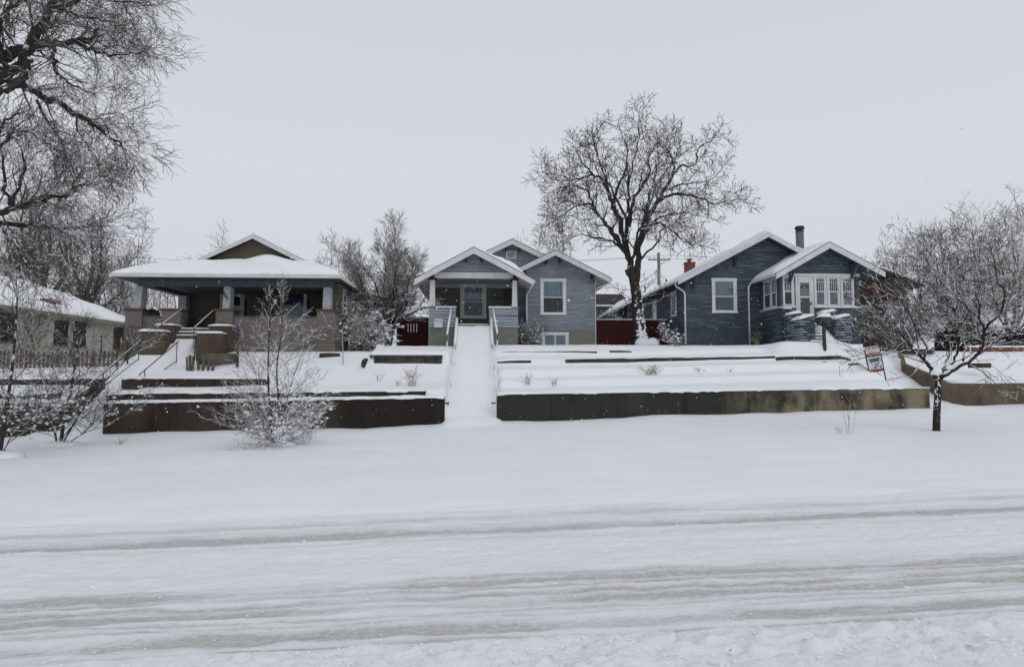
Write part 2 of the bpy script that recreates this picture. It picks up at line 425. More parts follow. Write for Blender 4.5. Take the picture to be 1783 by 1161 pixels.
def clods():
    r = random.Random(9); m = MB(); n = 0
    while n < 1500:
        Y = r.uniform(3.6, 8.3); x = r.uniform(-1, 1) * Y * .9 + .5
        w = .9 if Y < 4.38 else (.22 if 6.35 < Y < 7.35 else (.10 if any(abs(Y - c_ - .15) < .1 for c_, _, _ in TRK) else .05))
        if Y < 4.38 and x < -1: w *= .5
        if r.random() > w: continue
        n += 1; s = r.uniform(.003, .010) * (1 if r.random() < .95 else 1.9) * (1.1 if Y < 4.4 else .9)
        m.blob((x, Y, tz(x, Y) + s * .4 + (.012 if Y < 4.38 else 0)), s * 1.2, s, s * .8, r, 6, 4, .35)
    o = m.build('snow_clods', SNOW); o['kind'] = 'stuff'
clods()

# ------------------------------------------------------------ retaining walls and terrace kerbs
def wall_poly(name, mat, label, cat, x0, x1, y0, y1, zt0, zt1, zb0, zb1, group=None, rnd=0, chips=.02):
    """long wall with a slightly broken top edge"""
    r = random.Random(rnd); n = max(2, int((x1 - x0) / .35)); top = []; bot = []
    for i in range(n + 1):
        t = i / n; x = x0 + (x1 - x0) * t
        j = 0 if i in (0, n) else r.uniform(-chips, chips * .3)
        top.append((x, zt0 + (zt1 - zt0) * t + j)); bot.append((x, zb0 + (zb1 - zb0) * t))
    m = MB()
    for i in range(n):
        m.prism([bot[i], bot[i + 1], top[i + 1], top[i]], y0, y1)
    # weld neighbours into one continuous solid
    m2 = MB(); k = 0; vs = []
    for (bx, bz), (tx, tz_) in zip(bot, top): vs += [(bx, y0, bz), (bx, y0, (bz + tz_) / 2), (tx, y0, tz_), (tx, y1, tz_), (bx, y1, bz)]
    fs = []
    for i in range(n):
        for j in range(5):
            a = i * 5 + j; b = i * 5 + (j + 1) % 5; fs.append((a, a + 5, b + 5, b))
    fs += [(0, 1, 2, 3, 4), tuple(n * 5 + j for j in (4, 3, 2, 1, 0))]
    m2.add(vs, fs); o = m2.build(name, mat)
    # snow lip on the wall top, hanging a little over the face
    k2 = max(8, int((x1 - x0) / .06)); xs = np.linspace(x0 + .01, x1 - .01, k2); ys = np.array([y0 - .05, y0 - .035, y0, y0 + .06, y1]); X, Y = np.meshgrid(xs, ys)
    base = np.interp(X, [x0, x1], [zt0, zt1]); lump = fbm(X * 1.6, Y * 0 + rnd, rnd, 4)
    prof = np.array([-.015, .02, .045, .055, .06])[:, None] * (1 + .9 * lump); hang = np.array([.06, .05, 0, 0, 0])[:, None] * np.clip(fbm(X * 2.5, Y * 0 + 3, rnd + 9, 4) + .02, 0, 1) * .9
    keep = sstep(-.32, -.12, lump)
    m3 = MB(); m3.field(xs, ys, base + prof * keep - hang * keep + .004, base - .03 - hang * 1.4 * keep); m3.build('wall_snow', SNOW, o, smooth=True)
    return tag(o, label, cat, group)
C_BROWN = m_concrete('brown_stained_concrete', (.040, .030, .024), (.064, .050, .040), streak=.5)
C_BROWN2 = m_concrete('half_blackened_concrete', (.040, .030, .024), (.064, .050, .040), streak=.5, blacken=(2.3, 3.3))
C_MIX = m_concrete('mossy_concrete', (.040, .038, .033), (.23, .195, .13), split=(2.2, 5.0), streak=.45)
C_DARK = m_concrete('dark_concrete', (.045, .042, .038), (.09, .085, .075))
wall_poly('retaining_wall', C_BROWN2, 'long dark brown concrete retaining wall at the sidewalk, left of the snowy stair ramp', 'wall',
          hx(185, 23), hx(775, 23), 23.0, 23.22, hz(701, 23, 185), hz(691, 23, 775), -.9, -.5, rnd=1)
wall_poly('retaining_wall', C_MIX, 'long concrete retaining wall right of the stair ramp, turning from dark grey to mossy tan', 'wall',
          hx(865, 23), hx(1615, 23), 23.0, 23.22, hz(685.5, 23, 865), hz(674, 23, 1615), -.4, -.1, rnd=2)
wall_poly('retaining_wall', C_BROWN, 'short brown retaining wall at the far left, half hidden by bare bushes', 'wall',
          -24.5, hx(88, 23), 23.0, 23.22, hz(701, 23, 60) , hz(701, 23, 88), -1.4, -1.0, rnd=3)
wall_poly('terrace_wall', C_BROWN, 'low brown terrace wall just behind the top of the left retaining wall', 'wall',
          hx(190, 24.2), hx(742, 24.2), 24.16, 24.30, hz(684.5, 24.2, 190), hz(679.5, 24.2, 742), E - 1.2, E - 1.1, 'low terrace walls in the left yard', 4, .03)
wall_poly('terrace_wall', C_BROWN, 'upper brown terrace wall below the snowy steps of the brown house, ending at the sapling', 'wall',
          hx(215, 25.6), hx(470, 25.6), 25.56, 25.70, hz(657.5, 25.6, 215), hz(658.5, 25.6, 470), E - .9, E - .8, 'low terrace walls in the left yard', 5, .02)
wall_poly('terrace_wall', C_BROWN, 'low terrace wall behind the bare bushes at the far left, middle tier', 'wall',
          -25, hx(108, 24.2), 24.16, 24.30, hz(684, 24.2, 0), hz(684, 24.2, 108), E - 1.3, E - 1.2, 'low terrace walls at the far left', 6)
wall_poly('terrace_wall', C_BROWN, 'long low terrace wall below the picket fence at the far left, top tier', 'wall',
          -25, hx(183, 25.5), 25.46, 25.6, hz(658.5, 25.5, 0), hz(658.5, 25.5, 183), E - .9, E - .8, 'low terrace walls at the far left', 7)
# sloping cheek beside the left stairs
m = MB(); x = hx(92, 23.05)
m.prismz([(x, 23.0), (x + .16, 23.0), (hx(184, 25.58), 25.62), (hx(184, 25.58) - .16, 25.62)], E - 2.6, 0, [E - 1.42, E - 1.42, E - .28, E - .28])
tag(m.build('stair_cheek_wall', C_BROWN), 'sloping brown wall climbing beside the far left steps behind the bushes', 'wall')
def kerb(px0, px1, Y, dz, label, rnd, grp='timber edgings of the terraces in the right yard'):
    x0, x1 = hx(px0, Y), hx(px1, Y); Y += .065; dz += .015; r = random.Random(rnd); n = int((x1 - x0) / .5) + 1; m = MB()
    pts = [(x0 + (x1 - x0) * i / n) for i in range(n + 1)]
    zs = [tz(x, Y + .14) - dz + r.uniform(-.015, .015) for x in pts]
    vs = []; fs = []
    for x, z in zip(pts, zs): vs += [(x, Y, z - .26), (x, Y, z), (x, Y + .13, z), (x, Y + .13, z - .26)]
    for i in range(n):
        for j in range(4): a = i * 4 + j; b = i * 4 + (j + 1) % 4; fs.append((a, a + 4, b + 4, b))
    fs += [(0, 1, 2, 3), tuple(n * 4 + j for j in (3, 2, 1, 0))]
    m.add(vs, fs); tag(m.build('terrace_edging', WOODD), label, 'edging', grp)
kerb(872, 1040, 27.38, .045, 'dark timber edging just below the top of the bank, starting at the stair ramp', 1)
kerb(1062, 1100, 27.40, .05, 'short piece of dark edging showing below the big bare tree', 2)
kerb(1395, 1440, 27.42, .05, 'short dark edging in the snow below the post mailbox', 3)
kerb(866, 925, 26.50, .04, 'short dark edging beside the stair ramp, one tier below the top', 4)
kerb(985, 1350, 26.50, .035, 'longest dark timber edging across the middle of the right bank', 5)
kerb(1352, 1482, 26.44, .06, 'dark edging below the dark blue porch, near the rock', 6)
kerb(1300, 1345, 25.44, .06, 'faint dark edging in the snow left of the rock', 7)
kerb(1478, 1522, 25.40, -.01, 'dark timber edging running under the rent sign', 8)
# concrete planter block next to the stair ramp
m = MB(); x0, x1 = hx(645, 26.5), hx(770, 26.5)
m.box(x0 + .16, x1, 26.42, 26.6, E - .2, hz(622, 26.5) - .02)
tag_o = m.build('planter_wall', C_DARK, bevel=.015)
m2 = MB(); m2.box(x0, x1 + .02, 26.36, 26.62, hz(622.5, 26.5) - .018, hz(618.5, 26.5)); 
tag(tag_o, 'dark concrete wall with a projecting cap, left of the stair ramp below the red fence', 'wall')
m2.build('wall_cap', C_DARK, tag_o, bevel=.01)
# right neighbour: front wall with a rounded corner and a side wall climbing the path
C_TAN = m_concrete('tan_stained_concrete', (.085, .070, .050), (.165, .135, .092), streak=.6)
xr = hx(1690, 23.45); zt = E + (650 - 668) * 23.5 / 1100
m = MB()
path = [(hx(1563, 27.6), 27.6, hz(611, 27.6, 1563)), (18.15, 26.2, E + .42), (18.2, 24.4, E - .12), (18.22, 23.9, zt + .03), (18.32, 23.55, zt), (18.6, 23.33, zt), (19.0, 23.25, zt), (22, 23.25, zt + .02), (30, 23.3, zt + .2)]
inn = [(p[0] + .2, p[1], p[2]) for p in path[:4]] + [(18.5, 23.75, zt), (18.7, 23.55, zt), (19.0, 23.45, zt), (22, 23.45, zt + .02), (30, 23.5, zt + .2)]
vs = []; fs = []
for a, b in zip(path, inn): zb = a[2] - 1.5; vs += [(a[0], a[1], zb), (a[0], a[1], a[2]), (b[0], b[1], b[2]), (b[0], b[1], zb)]
for i in range(len(path) - 1):
    for j in range(4): a = i * 4 + j; b = i * 4 + (j + 1) % 4; fs.append((a, b, b + 4, a + 4))
fs += [(3, 2, 1, 0), tuple((len(path) - 1) * 4 + j for j in (0, 1, 2, 3))]
m.add(vs, fs); tag(m.build('retaining_wall', C_TAN), 'tan concrete retaining wall with a rounded corner at the far right, climbing back along the path', 'wall')

# ------------------------------------------------------------ building helpers
def linear(a, b): return np.linspace(a, b, max(2, int(abs(b - a) / .12) + 1))
def roof_part(root, x0, x1, y0, y1, fn, th, mat, snow=None, soffit=None, sn_seed=0, name='roof', inset=.04):
    """roof body under fn(x, y) and a blanket of snow on it"""
    xs = linear(x0, x1); ys = linear(y0, y1)
    kx = [fn_k for fn_k in getattr(fn, 'kx', []) if x0 < fn_k < x1]; xs = np.unique(np.concatenate([xs, kx]))
    X, Y = np.meshgrid(xs, ys); Z = fn(X, Y)
    m = MB(); m.field(xs, ys, Z, Z - th); o = m.build(name, mat, root)
    if snow:
        xs = np.unique(np.concatenate([linear(x0 + inset, x1 - inset), kx])); ys = linear(y0 + inset, y1 - inset); X, Y = np.meshgrid(xs, ys); B = fn(X, Y) + .004
        ed = np.minimum(np.minimum(X - xs[0], xs[-1] - X), np.minimum(Y - ys[0], ys[-1] - Y))
        t = snow(X, Y) * (.35 + .65 * sstep(0, .22, ed)) * (1 + .85 * fbm(X * .7, Y * .7, sn_seed, 4)) + .012 * fbm(X * 4, Y * 4, sn_seed + 3, 2)
        m = MB(); m.field(xs, ys, B + np.maximum(t, .008), B); m.build('roof_snow', SNOW, o, smooth=True)
    return o
def gable_fn(xp, zp, sl, sr=None):
    sr = sr or sl
    def f(X, Y): return np.where(X < xp, zp - sl * (xp - X), zp - sr * (X - xp))
    f.kx = [xp]; return f
def barge(root, xl, xp, xr, zp, sl, sr, y, depth=.25, th=.035, mat=None, name='bargeboard', drop=.0):
    for a, s in ((xl, -sl), (xr, sr)):
        m = MB(); za = zp - abs(s) * abs(a - xp)
        c = 1
        m.prism([(a, za - drop), (xp, zp - drop), (xp, zp - depth * 1.12 - drop), (a, za - depth - drop)], y - th, y)
        m.build(name, mat or WHITE, root, bevel=.006)
def window(root, x0, x1, z0, z1, wall, face='front', cw=.11, double=True, munt=0, curtain=None, blind=0, sillsnow=True, frame=WHITE, split=.5, cols=1, back=None, casing=True, label=None, pane=None):
    """sash window laid on a wall; d is the distance out from the wall"""
    mp = {'front': lambda a, d, z: (a, wall - d, z), 'left': lambda a, d, z: (wall - d, a, z), 'right': lambda a, d, z: (wall + d, a, z)}[face]
    m = MB(); m.map = mp
    if casing:
        m.box(x0, x0 + cw, 0, .045, z0, z1); m.box(x1 - cw, x1, 0, .045, z0, z1)
        m.box(x0 - .02, x1 + .02, 0, .055, z1 - .001, z1 + cw * .9); m.box(x0 - .03, x1 + .03, 0, .075, z0 - cw * .7, z0 + .001)
    a0, a1 = (x0 + cw + .002, x1 - cw - .002) if casing else (x0, x1)
    m.box(a0, a0 + .04, .002, .034, z0, z1); m.box(a1 - .04, a1, .002, .034, z0, z1)
    m.box(a0 + .04, a1 - .04, .002, .034, z0 + .002, z0 + .052); m.box(a0 + .04, a1 - .04, .002, .034, z1 - .05, z1 - .002)
    zs = z0 + (z1 - z0) * split
    if double: m.box(a0 + .04, a1 - .04, .002, .040, zs - .025, zs + .025)
    for c in range(1, cols):
        xx = a0 + (a1 - a0) * c / cols; m.box(xx - .03, xx + .03, .002, .038, z0 + .052, z1 - .05)
    for c in range(1, munt + 1):
        xx = a0 + .04 + (a1 - a0 - .08) * c / (munt + 1); m.box(xx - .010, xx + .010, .022, .034, zs + .025, z1 - .05)
    if munt: zz = z1 - (z1 - zs) * .32; m.box(a0 + .04, a1 - .04, .022, .033, zz - .009, zz + .009)
    w = m.build('window', frame, root)
    if label: w['label'] = label
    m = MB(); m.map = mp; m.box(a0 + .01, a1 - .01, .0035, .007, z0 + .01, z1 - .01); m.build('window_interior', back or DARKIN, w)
    if curtain is not None:
        m = MB(); m.map = mp; lo, hi, mat = curtain; n = max(6, int((a1 - a0) / .035)); vs = []
        for i in range(n + 1):
            a = a0 + .03 + (a1 - a0 - .06) * i / n; d = .012 + .004 * math.sin(i * 2.1) + .003 * math.sin(i * .9)
            vs += [(a, d, z0 + (z1 - z0) * lo), (a, d, z0 + (z1 - z0) * hi)]
        m.add(vs, [(2 * i, 2 * i + 2, 2 * i + 3, 2 * i + 1) for i in range(n)]); m.build('curtain', mat, w)
    m = MB(); m.map = mp; m.box(a0 + .03, a1 - .03, .020, .0215, z0 + .04, z1 - .04); m.build('pane', pane or GLASS, w)
    if sillsnow and casing:
        m = MB(); m.map = mp; n = 9; vs = []
        for i in range(n + 1):
            a = x0 + (x1 - x0) * i / n; h = .012 + .014 * abs(math.sin(i * 1.7 + x0)); vs += [(a, .05, z0), (a, .072, z0), (a, .068, z0 + h), (a, .05, z0 + h * 1.2)]
        fs = [(i * 4 + j, i * 4 + (j + 1) % 4, i * 4 + 4 + (j + 1) % 4, i * 4 + 4 + j) for i in range(n) for j in range(4)]
        m.add(vs, fs); m.build('sill_snow', SNOW, w)
    return w
def snow_cap(root, x0, x1, y0, y1, z, t, seed=0, name='snow_cap', tilt=0):
    xs = np.linspace(x0, x1, max(5, int((x1 - x0) / .07))); ys = np.linspace(y0, y1, max(5, int((y1 - y0) / .07)))
    X, Y = np.meshgrid(xs, ys); ed = np.minimum(np.minimum(X - x0, x1 - X), np.minimum(Y - y0, y1 - Y))
    B = np.full_like(X, z) + tilt * (X - x0)
    T = t * (1 + .3 * fbm(X * 4, Y * 4, seed + 5, 2)) * np.sqrt(np.clip(ed / (min(x1 - x0, y1 - y0) * .22), 0.02, 1)) * (1 + .35 * fbm(X * 2, Y * 2, seed, 2))
    m = MB(); m.field(xs, ys, B + T, B); return m.build(name, SNOW, root, smooth=True)
def text_mesh(txt, size, mat, root, loc, rot, depth=.004, name='lettering', bold=False):
    c = bpy.data.curves.new('txt', 'FONT'); c.body = txt; c.size = size; c.extrude = depth; c.align_x = 'CENTER'; c.align_y = 'CENTER'
    if bold: c.offset = size * .018
    t = bpy.data.objects.new('txt', c); COL.objects.link(t); dg = bpy.context.evaluated_depsgraph_get()
    me = bpy.data.meshes.new_from_object(t.evaluated_get(dg)); bpy.data.objects.remove(t)
    me.transform(Matrix.Rotation(rot[2], 4, 'Z') @ Matrix.Rotation(rot[1], 4, 'Y') @ Matrix.Rotation(rot[0], 4, 'X'))
    me.transform(Matrix.Translation(Vector(loc) - wloc(root))); me.materials.clear(); me.materials.append(mat)
    o = bpy.data.objects.new(name, me); COL.objects.link(o); o.parent = root; return o

# ================================================================ brown house (left)
TAUPE = m_siding('taupe_siding', (.185, .165, .142), .115, .0, .0)
BROWN = m_siding('brown_siding', (.125, .108, .078), .13, .0, .35)
BRN = m_plain('brown_paint', (.085, .072, .053), .7, .12)
BLU = m_plain('slate_blue_paint', (.075, .098, .128), .7, .12)
CEIL = m_plain('porch_ceiling', (.17, .165, .155), .8, .08)
REDB = m_plain('red_brown_cap', (.105, .056, .040), .8, .2)
GREYW = m_plain('grey_white_paint', (.40, .42, .44), .7, .1)
def brown_house():
    Y1 = 29.0; F = E + 2.02; G = E + .6
    xl, xr_ = hx(216, Y1), hx(583, Y1)
    root = thing('brown_house', 'low brown bungalow with a deep porch on taupe piers under a wide snowy hip roof', 'house', ((xl + xr_) / 2, 33, E + .9))
    zc = hz(541, Y1, 300)
    piers = [(216, 245), (279, 313), (374, 403.5), (551, 583)]
    for a, b in piers:
        m = MB(); m.box(hx(a, Y1), hx(b, Y1), Y1, Y1 + .75, G, zc); p = m.build('porch_pier', TAUPE, root)
        m = MB(); m.box(hx(a, Y1) - .05, hx(b, Y1) + .07, Y1 - .06, Y1 + .81, zc + .001, zc + .10); m.build('pier_cap', REDB, p, bevel=.01)
    # low walls between piers
    zw = hz(553, Y1 + .2, 450)
    for i, (a, b, yy) in enumerate(((245, 279, Y1 + .12), (403.5, 551, Y1 + .12))):
        m = MB(); m.box(hx(a, Y1) + .002, hx(b, Y1) - .002, yy, yy + .2, G, zw); p = m.build('porch_wall', TAUPE, root)
        m = MB(); m.box(hx(a, Y1) + .004, hx(b, Y1) - .004, yy - .03, yy + .24, zw + .001, zw + .06); m.build('wall_coping', BLU, p)
    m = MB(); m.box(xl + .1, xl + .3, Y1 + .76, 33.2, G, zw); m.build('porch_wall', TAUPE, root)
    m = MB(); m.box(xl + .3, xr_ - .02, Y1 + .3, 33.2, F - .15, F); m.build('porch_floor', TAN, root)
    # columns: tapered
    zt = hz(497.5, Y1, 300)
    def col(a0, a1, b0, b1, y, d, zb, zt):
        m = MB(); x0, x1, x2, x3 = hx(a0, y), hx(a1, y), hx(b0, y), hx(b1, y)
        m.add([(x0, y, zb), (x1, y, zb), (x1, y + d, zb), (x0, y + d, zb), (x2, y + .03, zt), (x3, y + .03, zt), (x3, y + d - .03, zt), (x2, y + d - .03, zt)],
              [(3, 2, 1, 0), (4, 5, 6, 7), (0, 1, 5, 4), (1, 2, 6, 5), (2, 3, 7, 6), (3, 0, 4, 7)])
        return m.build('porch_column', GREYW, root, bevel=.01)
    col(229, 242, 232, 244, Y1 + .12, .5, zc + .1, zt); c2 = col(384.5, 397.5, 386.5, 398.5, Y1 + .12, .5, zc + .1, zt); col(560, 574, 561, 574, Y1 + .12, .5, zc + .1, zt)
    m = MB(); y = 32.998; m.box(hx(314, y), hx(326, 33) + .06, y - .4, y, hz(557, y), hz(520, y)); m.build('porch_column', GREYW, root)
    m = MB(); m.box(hx(314, y) - .1, hx(325, y) + .1, y - .5, y - .001, G, hz(557, y)); m.build('porch_pier', TAUPE, root)
    # house number, wrought digits running down the column
    for i, ch in enumerate('437'):
        px, py = ((389.6, 511.0), (392.4, 515.6), (395.2, 520.6))[i]
        text_mesh(ch, .21, BLACK, c2, H(px, py, Y1 + .10), (R(90), 0, 0), .01, 'house_number', True)
    # beams
    xa, xb = hx(233, Y1), hx(578, Y1); zb1 = hz(487, Y1, 400)
    m = MB(); m.box(xa, xb, Y1 + .10, Y1 + .5, zt, zb1); m.build('porch_beam', BLU, root, bevel=.01)
    m = MB(); m.box(xa + .01, xb + .3, Y1 + .14, Y1 + .5, zb1 + .001, hz(479, Y1, 400)); m.build('frieze', BRN, root)
    m = MB(); m.box(xa, xa + .4, Y1 + .502, 33.2, zt + .002, zb1 + .2); m.build('porch_beam', BLU, root)
    m = MB(); m.box(xa + .402, xb + .2, Y1 + .502, 33.0, zt + .14, zt + .2); m.build('porch_ceiling', CEIL, root)
    # body
    y0, y1 = 33.0, 41.0; bx0 = hx(326, y0); zt2 = E + 4.45
    m = MB(); m.box(bx0, xr_ - .06, y0, y1, G, zt2); m.build('house_wall', BROWN, root)
    m = MB(); m.box(xr_ - .35, xr_ - .03, Y1 + .76, y0 - .001, G, zt2); m.build('side_wall', BROWN, root)
    m = MB(); m.box(bx0 + .002, xr_ - .36, y0 - .03, y0 - .001, zt - .12, zt + .13); m.build('wall_trim', BLU, root)
    # door with casing
    d0, d1 = hx(381, y0), hx(424, y0); zd = hz(512, y0, 400)
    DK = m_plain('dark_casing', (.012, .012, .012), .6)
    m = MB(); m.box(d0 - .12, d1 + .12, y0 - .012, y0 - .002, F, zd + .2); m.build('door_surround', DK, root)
    m = MB(); m.box(d0, d0 + .14, y0 - .06, y0 - .013, F, zd); m.box(d1 - .14, d1, y0 - .06, y0 - .013, F, zd); m.box(d0 + .14, d1 - .14, y0 - .06, y0 - .013, zd - .14, zd)
    dr = m.build('door_frame', GREYW, root)
    m = MB(); zm = hz(535, y0); m.box(d0 + .145, d1 - .145, y0 - .04, y0 - .014, F, zm - .1)
    m.box(d0 + .145, d0 + .22, y0 - .04, y0 - .014, zm - .1, zd - .15); m.box(d1 - .22, d1 - .145, y0 - .04, y0 - .014, zm - .1, zd - .15); m.box(d0 + .22, d1 - .22, y0 - .04, y0 - .014, zm - .1, zm)
    m.build('door', GREYW, root)
    m = MB(); m.box(d0 + .22, d1 - .22, y0 - .03, y0 - .016, zm, zd - .15); m.build('door_pane', DARKIN, root)
    # picture window
    w0, w1 = hx(486, y0), hx(533, y0); z1, z0 = hz(504, y0, 500), hz(553, y0, 500)
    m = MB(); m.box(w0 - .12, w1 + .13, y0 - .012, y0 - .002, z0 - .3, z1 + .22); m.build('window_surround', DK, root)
    PC = m_plain('violet_curtain', (.17, .18, .28), .9, .3, 3, .1, (6, 1, 1))
    window(root, w0, w1, z0, z1 - .1, y0 - .012, cw=.12, double=False, curtain=(0, 1, PC), frame=WHITE, sillsnow=False, cols=1)
    window(root, 30.6, 31.5, E + 2.9, E + 4.0, xr_ - .03, 'right', frame=GREYW)
    # roof: a low hip skirt and a front gable on top of it
    A = H(192, 477, 28.2); B = H(592, 481.5, 28.2); ze = (A.z + B.z) / 2 + .02; X0, X1, Y0r, Y1r = A.x, B.x, 28.2, 42.5; s = .44
    def fn(X, Y):
        d = np.minimum(np.minimum(X - X0, X1 - X), np.minimum(Y - Y0r, Y1r - Y)); return ze + s * np.clip(d, 0, 2.05)
    fn.kx = []
    ro = roof_part(root, X0, X1, Y0r, Y1r, fn, .10, SHING, lambda X, Y: .17 + 0 * X, sn_seed=5, inset=.02)
    m = MB(); g = .11
    m.box(X0 - .03, X1 + .03, Y0r - .05, Y0r - .002, ze - .12, ze + .02); m.box(X0 - .05, X0 - .002, Y0r, Y1r, ze - .12, ze + .02); m.box(X1 + .002, X1 + .05, Y0r, Y1r, ze - .12, ze + .02)
    m.build('gutter', WHITE, root)
    m = MB(); m.box(X0 + .01, X1 - .01, Y0r + .01, Y1r - .1, ze - .125, ze - .105); m.build('soffit', m_plain('olive_soffit', (.075, .068, .05), .8), root)
    yg = 30.4; P = H(440, 407.5, yg); L = H(332, 456, yg); Rr = H(537, 457, yg); sl = (P.z - L.z) / (P.x - L.x); sr = (P.z - Rr.z) / (Rr.x - P.x)
    gf = gable_fn(P.x, P.z, sl, sr)
    roof_part(root, L.x, Rr.x, yg, 40.5, gf, .1, SHING, lambda X, Y: np.where(X < P.x, .03, .19) + 0 * Y, sn_seed=9, name='gable_roof')
    barge(root, L.x, P.x, Rr.x, P.z, sl, sr, yg - .002, .20)
    m = MB(); m.prism([(L.x + .3, P.z - sl * (P.x - L.x - .3) - .12), (L.x + .3, E + 4.9), (Rr.x - .3, E + 4.9), (Rr.x - .3, P.z - sr * (Rr.x - .3 - P.x) - .12), (P.x, P.z - .14)], yg + .45, yg + .6); m.build('gable_wall', BROWN, root)
    # snow drifted in front of the gable
    xs = np.linspace(L.x + .4, Rr.x - .1, 40); ys = np.linspace(yg - .6, yg + .44, 10); X, Y = np.meshgrid(xs, ys); Bz = fn(X, Y) + .08
    hgt = .05 + .34 * np.exp(-((X - (P.x + .7)) / .9) ** 2); T = hgt * sstep(yg - .6, yg + .2, Y) * sstep(0, .8, X - xs[0]) * sstep(0, .8, xs[-1] - X)
    m = MB(); m.field(xs, ys, Bz + T, Bz - .1); m.build('drift_snow', SNOW, ro, smooth=True)
    # stepped stoop walls
    RB = m_concrete('red_brown_stucco', (.080, .060, .047), (.115, .088, .070), streak=.3)
    for tiers in (((241, 285, 577, 27.5, 28.1), (268, 302, 566, 28.12, 28.9)), ((341, 385, 580, 27.5, 28.1), (362, 398, 567, 28.12, 28.9))):
        for a, b, py, ya, yb in tiers:
            zt_ = hz(py, ya, 300); m = MB(); m.box(hx(a, ya), hx(b, ya), ya, yb, G - .1, zt_); p = m.build('stoop_wall', RB, root, bevel=.03)
            snow_cap(p, hx(a, ya) - .03, hx(b, ya) + .02, ya - .03, yb, zt_ + .002, .10, seed=a)
    for k in range(3):
        ya = 28.35 + k * .2; m = MB(); z = F - .36 + k * .16; m.box(hx(303, 28.5), hx(372, 28.5), ya, ya + .22, z - .2, z); st = m.build('step', TAN, root)
        snow_cap(st, hx(303, 28.5), hx(372, 28.5), ya - .02, ya + .2, z + .002, .05, seed=k)
    return root
BH = brown_house()
# things on the brown house porch
m = MB(); x = hx(262, 30.2); z = E + 2.02
m.tube([(x, 30.2, z + .45), (x, 30.2, z + .55), (x, 30.2, z + .75), (x, 30.2, z + .92), (x, 30.2, z + 1.0)], [.30, .36, .37, .26, .05], 14)
for a, b in ((-.22, -.2), (.22, -.2), (-.22, .2), (.22, .2)): m.bar((x + a, 30.2 + b, z), (x + a * .8, 30.2 + b * .8, z + .5), .02)
tag(m.build('barbecue_grill', m_plain('grill_cover', (.05, .055, .06), .45), smooth=True), 'round dark covered grill behind the left parapet of the brown porch', 'grill')
m = MB(); x = hx(321, 29.6)
m.tube([(x, 29.6, z), (x, 29.6, z + .1), (x, 29.6, z + .28), (x, 29.6, z + .30)], [.10, .13, .17, .17], 12)
pt = tag(m.build('flower_pot', m_plain('dark_clay', (.05, .03, .025), .6)), 'dark flower pot at the top of the snowy steps, beside the second pier', 'flower pot')
m = MB(); r = random.Random(5)
for k in range(26):
    a = r.uniform(0, 6.28); q = r.uniform(.05, .2); m.tube([(x, 29.6, z + .3), (x + q * .5 * math.cos(a), 29.6 + q * .5 * math.sin(a), z + .42), (x + q * math.cos(a), 29.6 + q * math.sin(a), z + r.uniform(.4, .6))], [.006, .005, .003], 3)
m.build('dead_stems', WOODD, pt)
def handrail(label, top, posts, low=None, snow=True, grp='metal handrails on the steps of the brown house', r=.022):
    """top: list of points; posts: (point, foot); low: lower rail"""
    m = MB(); m.tube(top, r, 8)
    o = m.build('handrail', STEEL); tag(o, label, 'handrail', grp)
    for a, b in posts: m = MB(); m.bar(a, b, r * .9, 8); m.build('rail_post', STEEL, o)
    if low: m = MB(); m.tube(low, r * .8, 8); m.build('lower_rail', STEEL, o)
    if snow:
        up = Vector((0, 0, r * 1.1)); m = MB(); m.tube([Vector(p) + up for p in top], r * .8, 6); m.build('rail_snow', SNOW, o, smooth=True)
    return o
handrail('snow-lined metal handrail on the right of the upper steps of the brown house', [H(371, 541, 28.95), H(338, 571, 27.9)],
         [(H(338, 571, 27.9), H(337, 606, 27.8))], [H(356, 572, 28.4), H(338, 591, 27.9)])
handrail('snow-lined metal handrail on the left of the upper steps of the brown house', [H(317, 538, 28.95), H(273, 571, 27.6)],
         [(H(273, 571, 27.6), H(272, 601, 27.5)), (H(316, 539, 28.93), H(316, 570, 28.93))], [H(317, 561, 28.95), H(273, 597, 27.6)])
handrail('thin bare metal handrail down the middle of the lower snowy steps', [H(311, 594, 27.2), H(278, 622, 26.4), H(242, 653, 25.5)],
         [(H(308.5, 596, 27.15), H(307, 632, 27.1)), (H(252, 644, 25.8), H(252, 656, 25.8))], [H(307, 629, 27.1), H(286, 643, 26.6)], snow=False)
handrail('metal handrail on the outer left of the lower steps, leading down behind the bushes', [H(245, 592, 27.0), H(180, 649, 25.0), H(130, 688, 23.9)],
         [(H(243, 594, 26.95), H(241, 627, 26.9)), (H(180, 649, 25.0), H(180, 676, 25.0)), (H(133, 686, 23.95), H(133, 722, 23.95))], [H(241, 625, 26.9), H(180, 673, 25.0), H(132, 706, 23.9)])
def post(name, px, y0, y1, Y, r, mat, label, cat, lean=0, tip=None, grp=None):
    p = H(px + lean, y0, Y); q = H(px, y1 + 4, Y); q.z = min(q.z, tz(q.x, Y) - .02) if False else q.z
    m = MB(); m.bar(q, p, r, 8); o = m.build(name, mat); tag(o, label, cat, grp)
    if tip: m = MB(); d = (p - q).normalized(); m.bar(p - d * tip[1], p + d * .004, r * 1.25, 8); m.build('post_tip', tip[0], o)
    return o
BT = m_plain('dark_blue_tape', (.02, .03, .09), .5); BRASS = m_plain('pale_tip', (.45, .38, .22), .5)
post('garden_post', 413, 568, 645, 26.9, .055, BLACK, 'thick black post with a dark blue top, standing left of the sapling', 'post', 2, (BT, .35))
post('garden_post', 338, 579, 628, 27.1, .028, BLACK, 'thin leaning black post with a pale tip beside the right stoop wall', 'post', 3.5, (BRASS, .12))
post('garden_post', 222, 586, 634, 27.0, .035, BLACK, 'black post with a pale tip at the left corner of the brown porch', 'post', 0, (BRASS, .12))
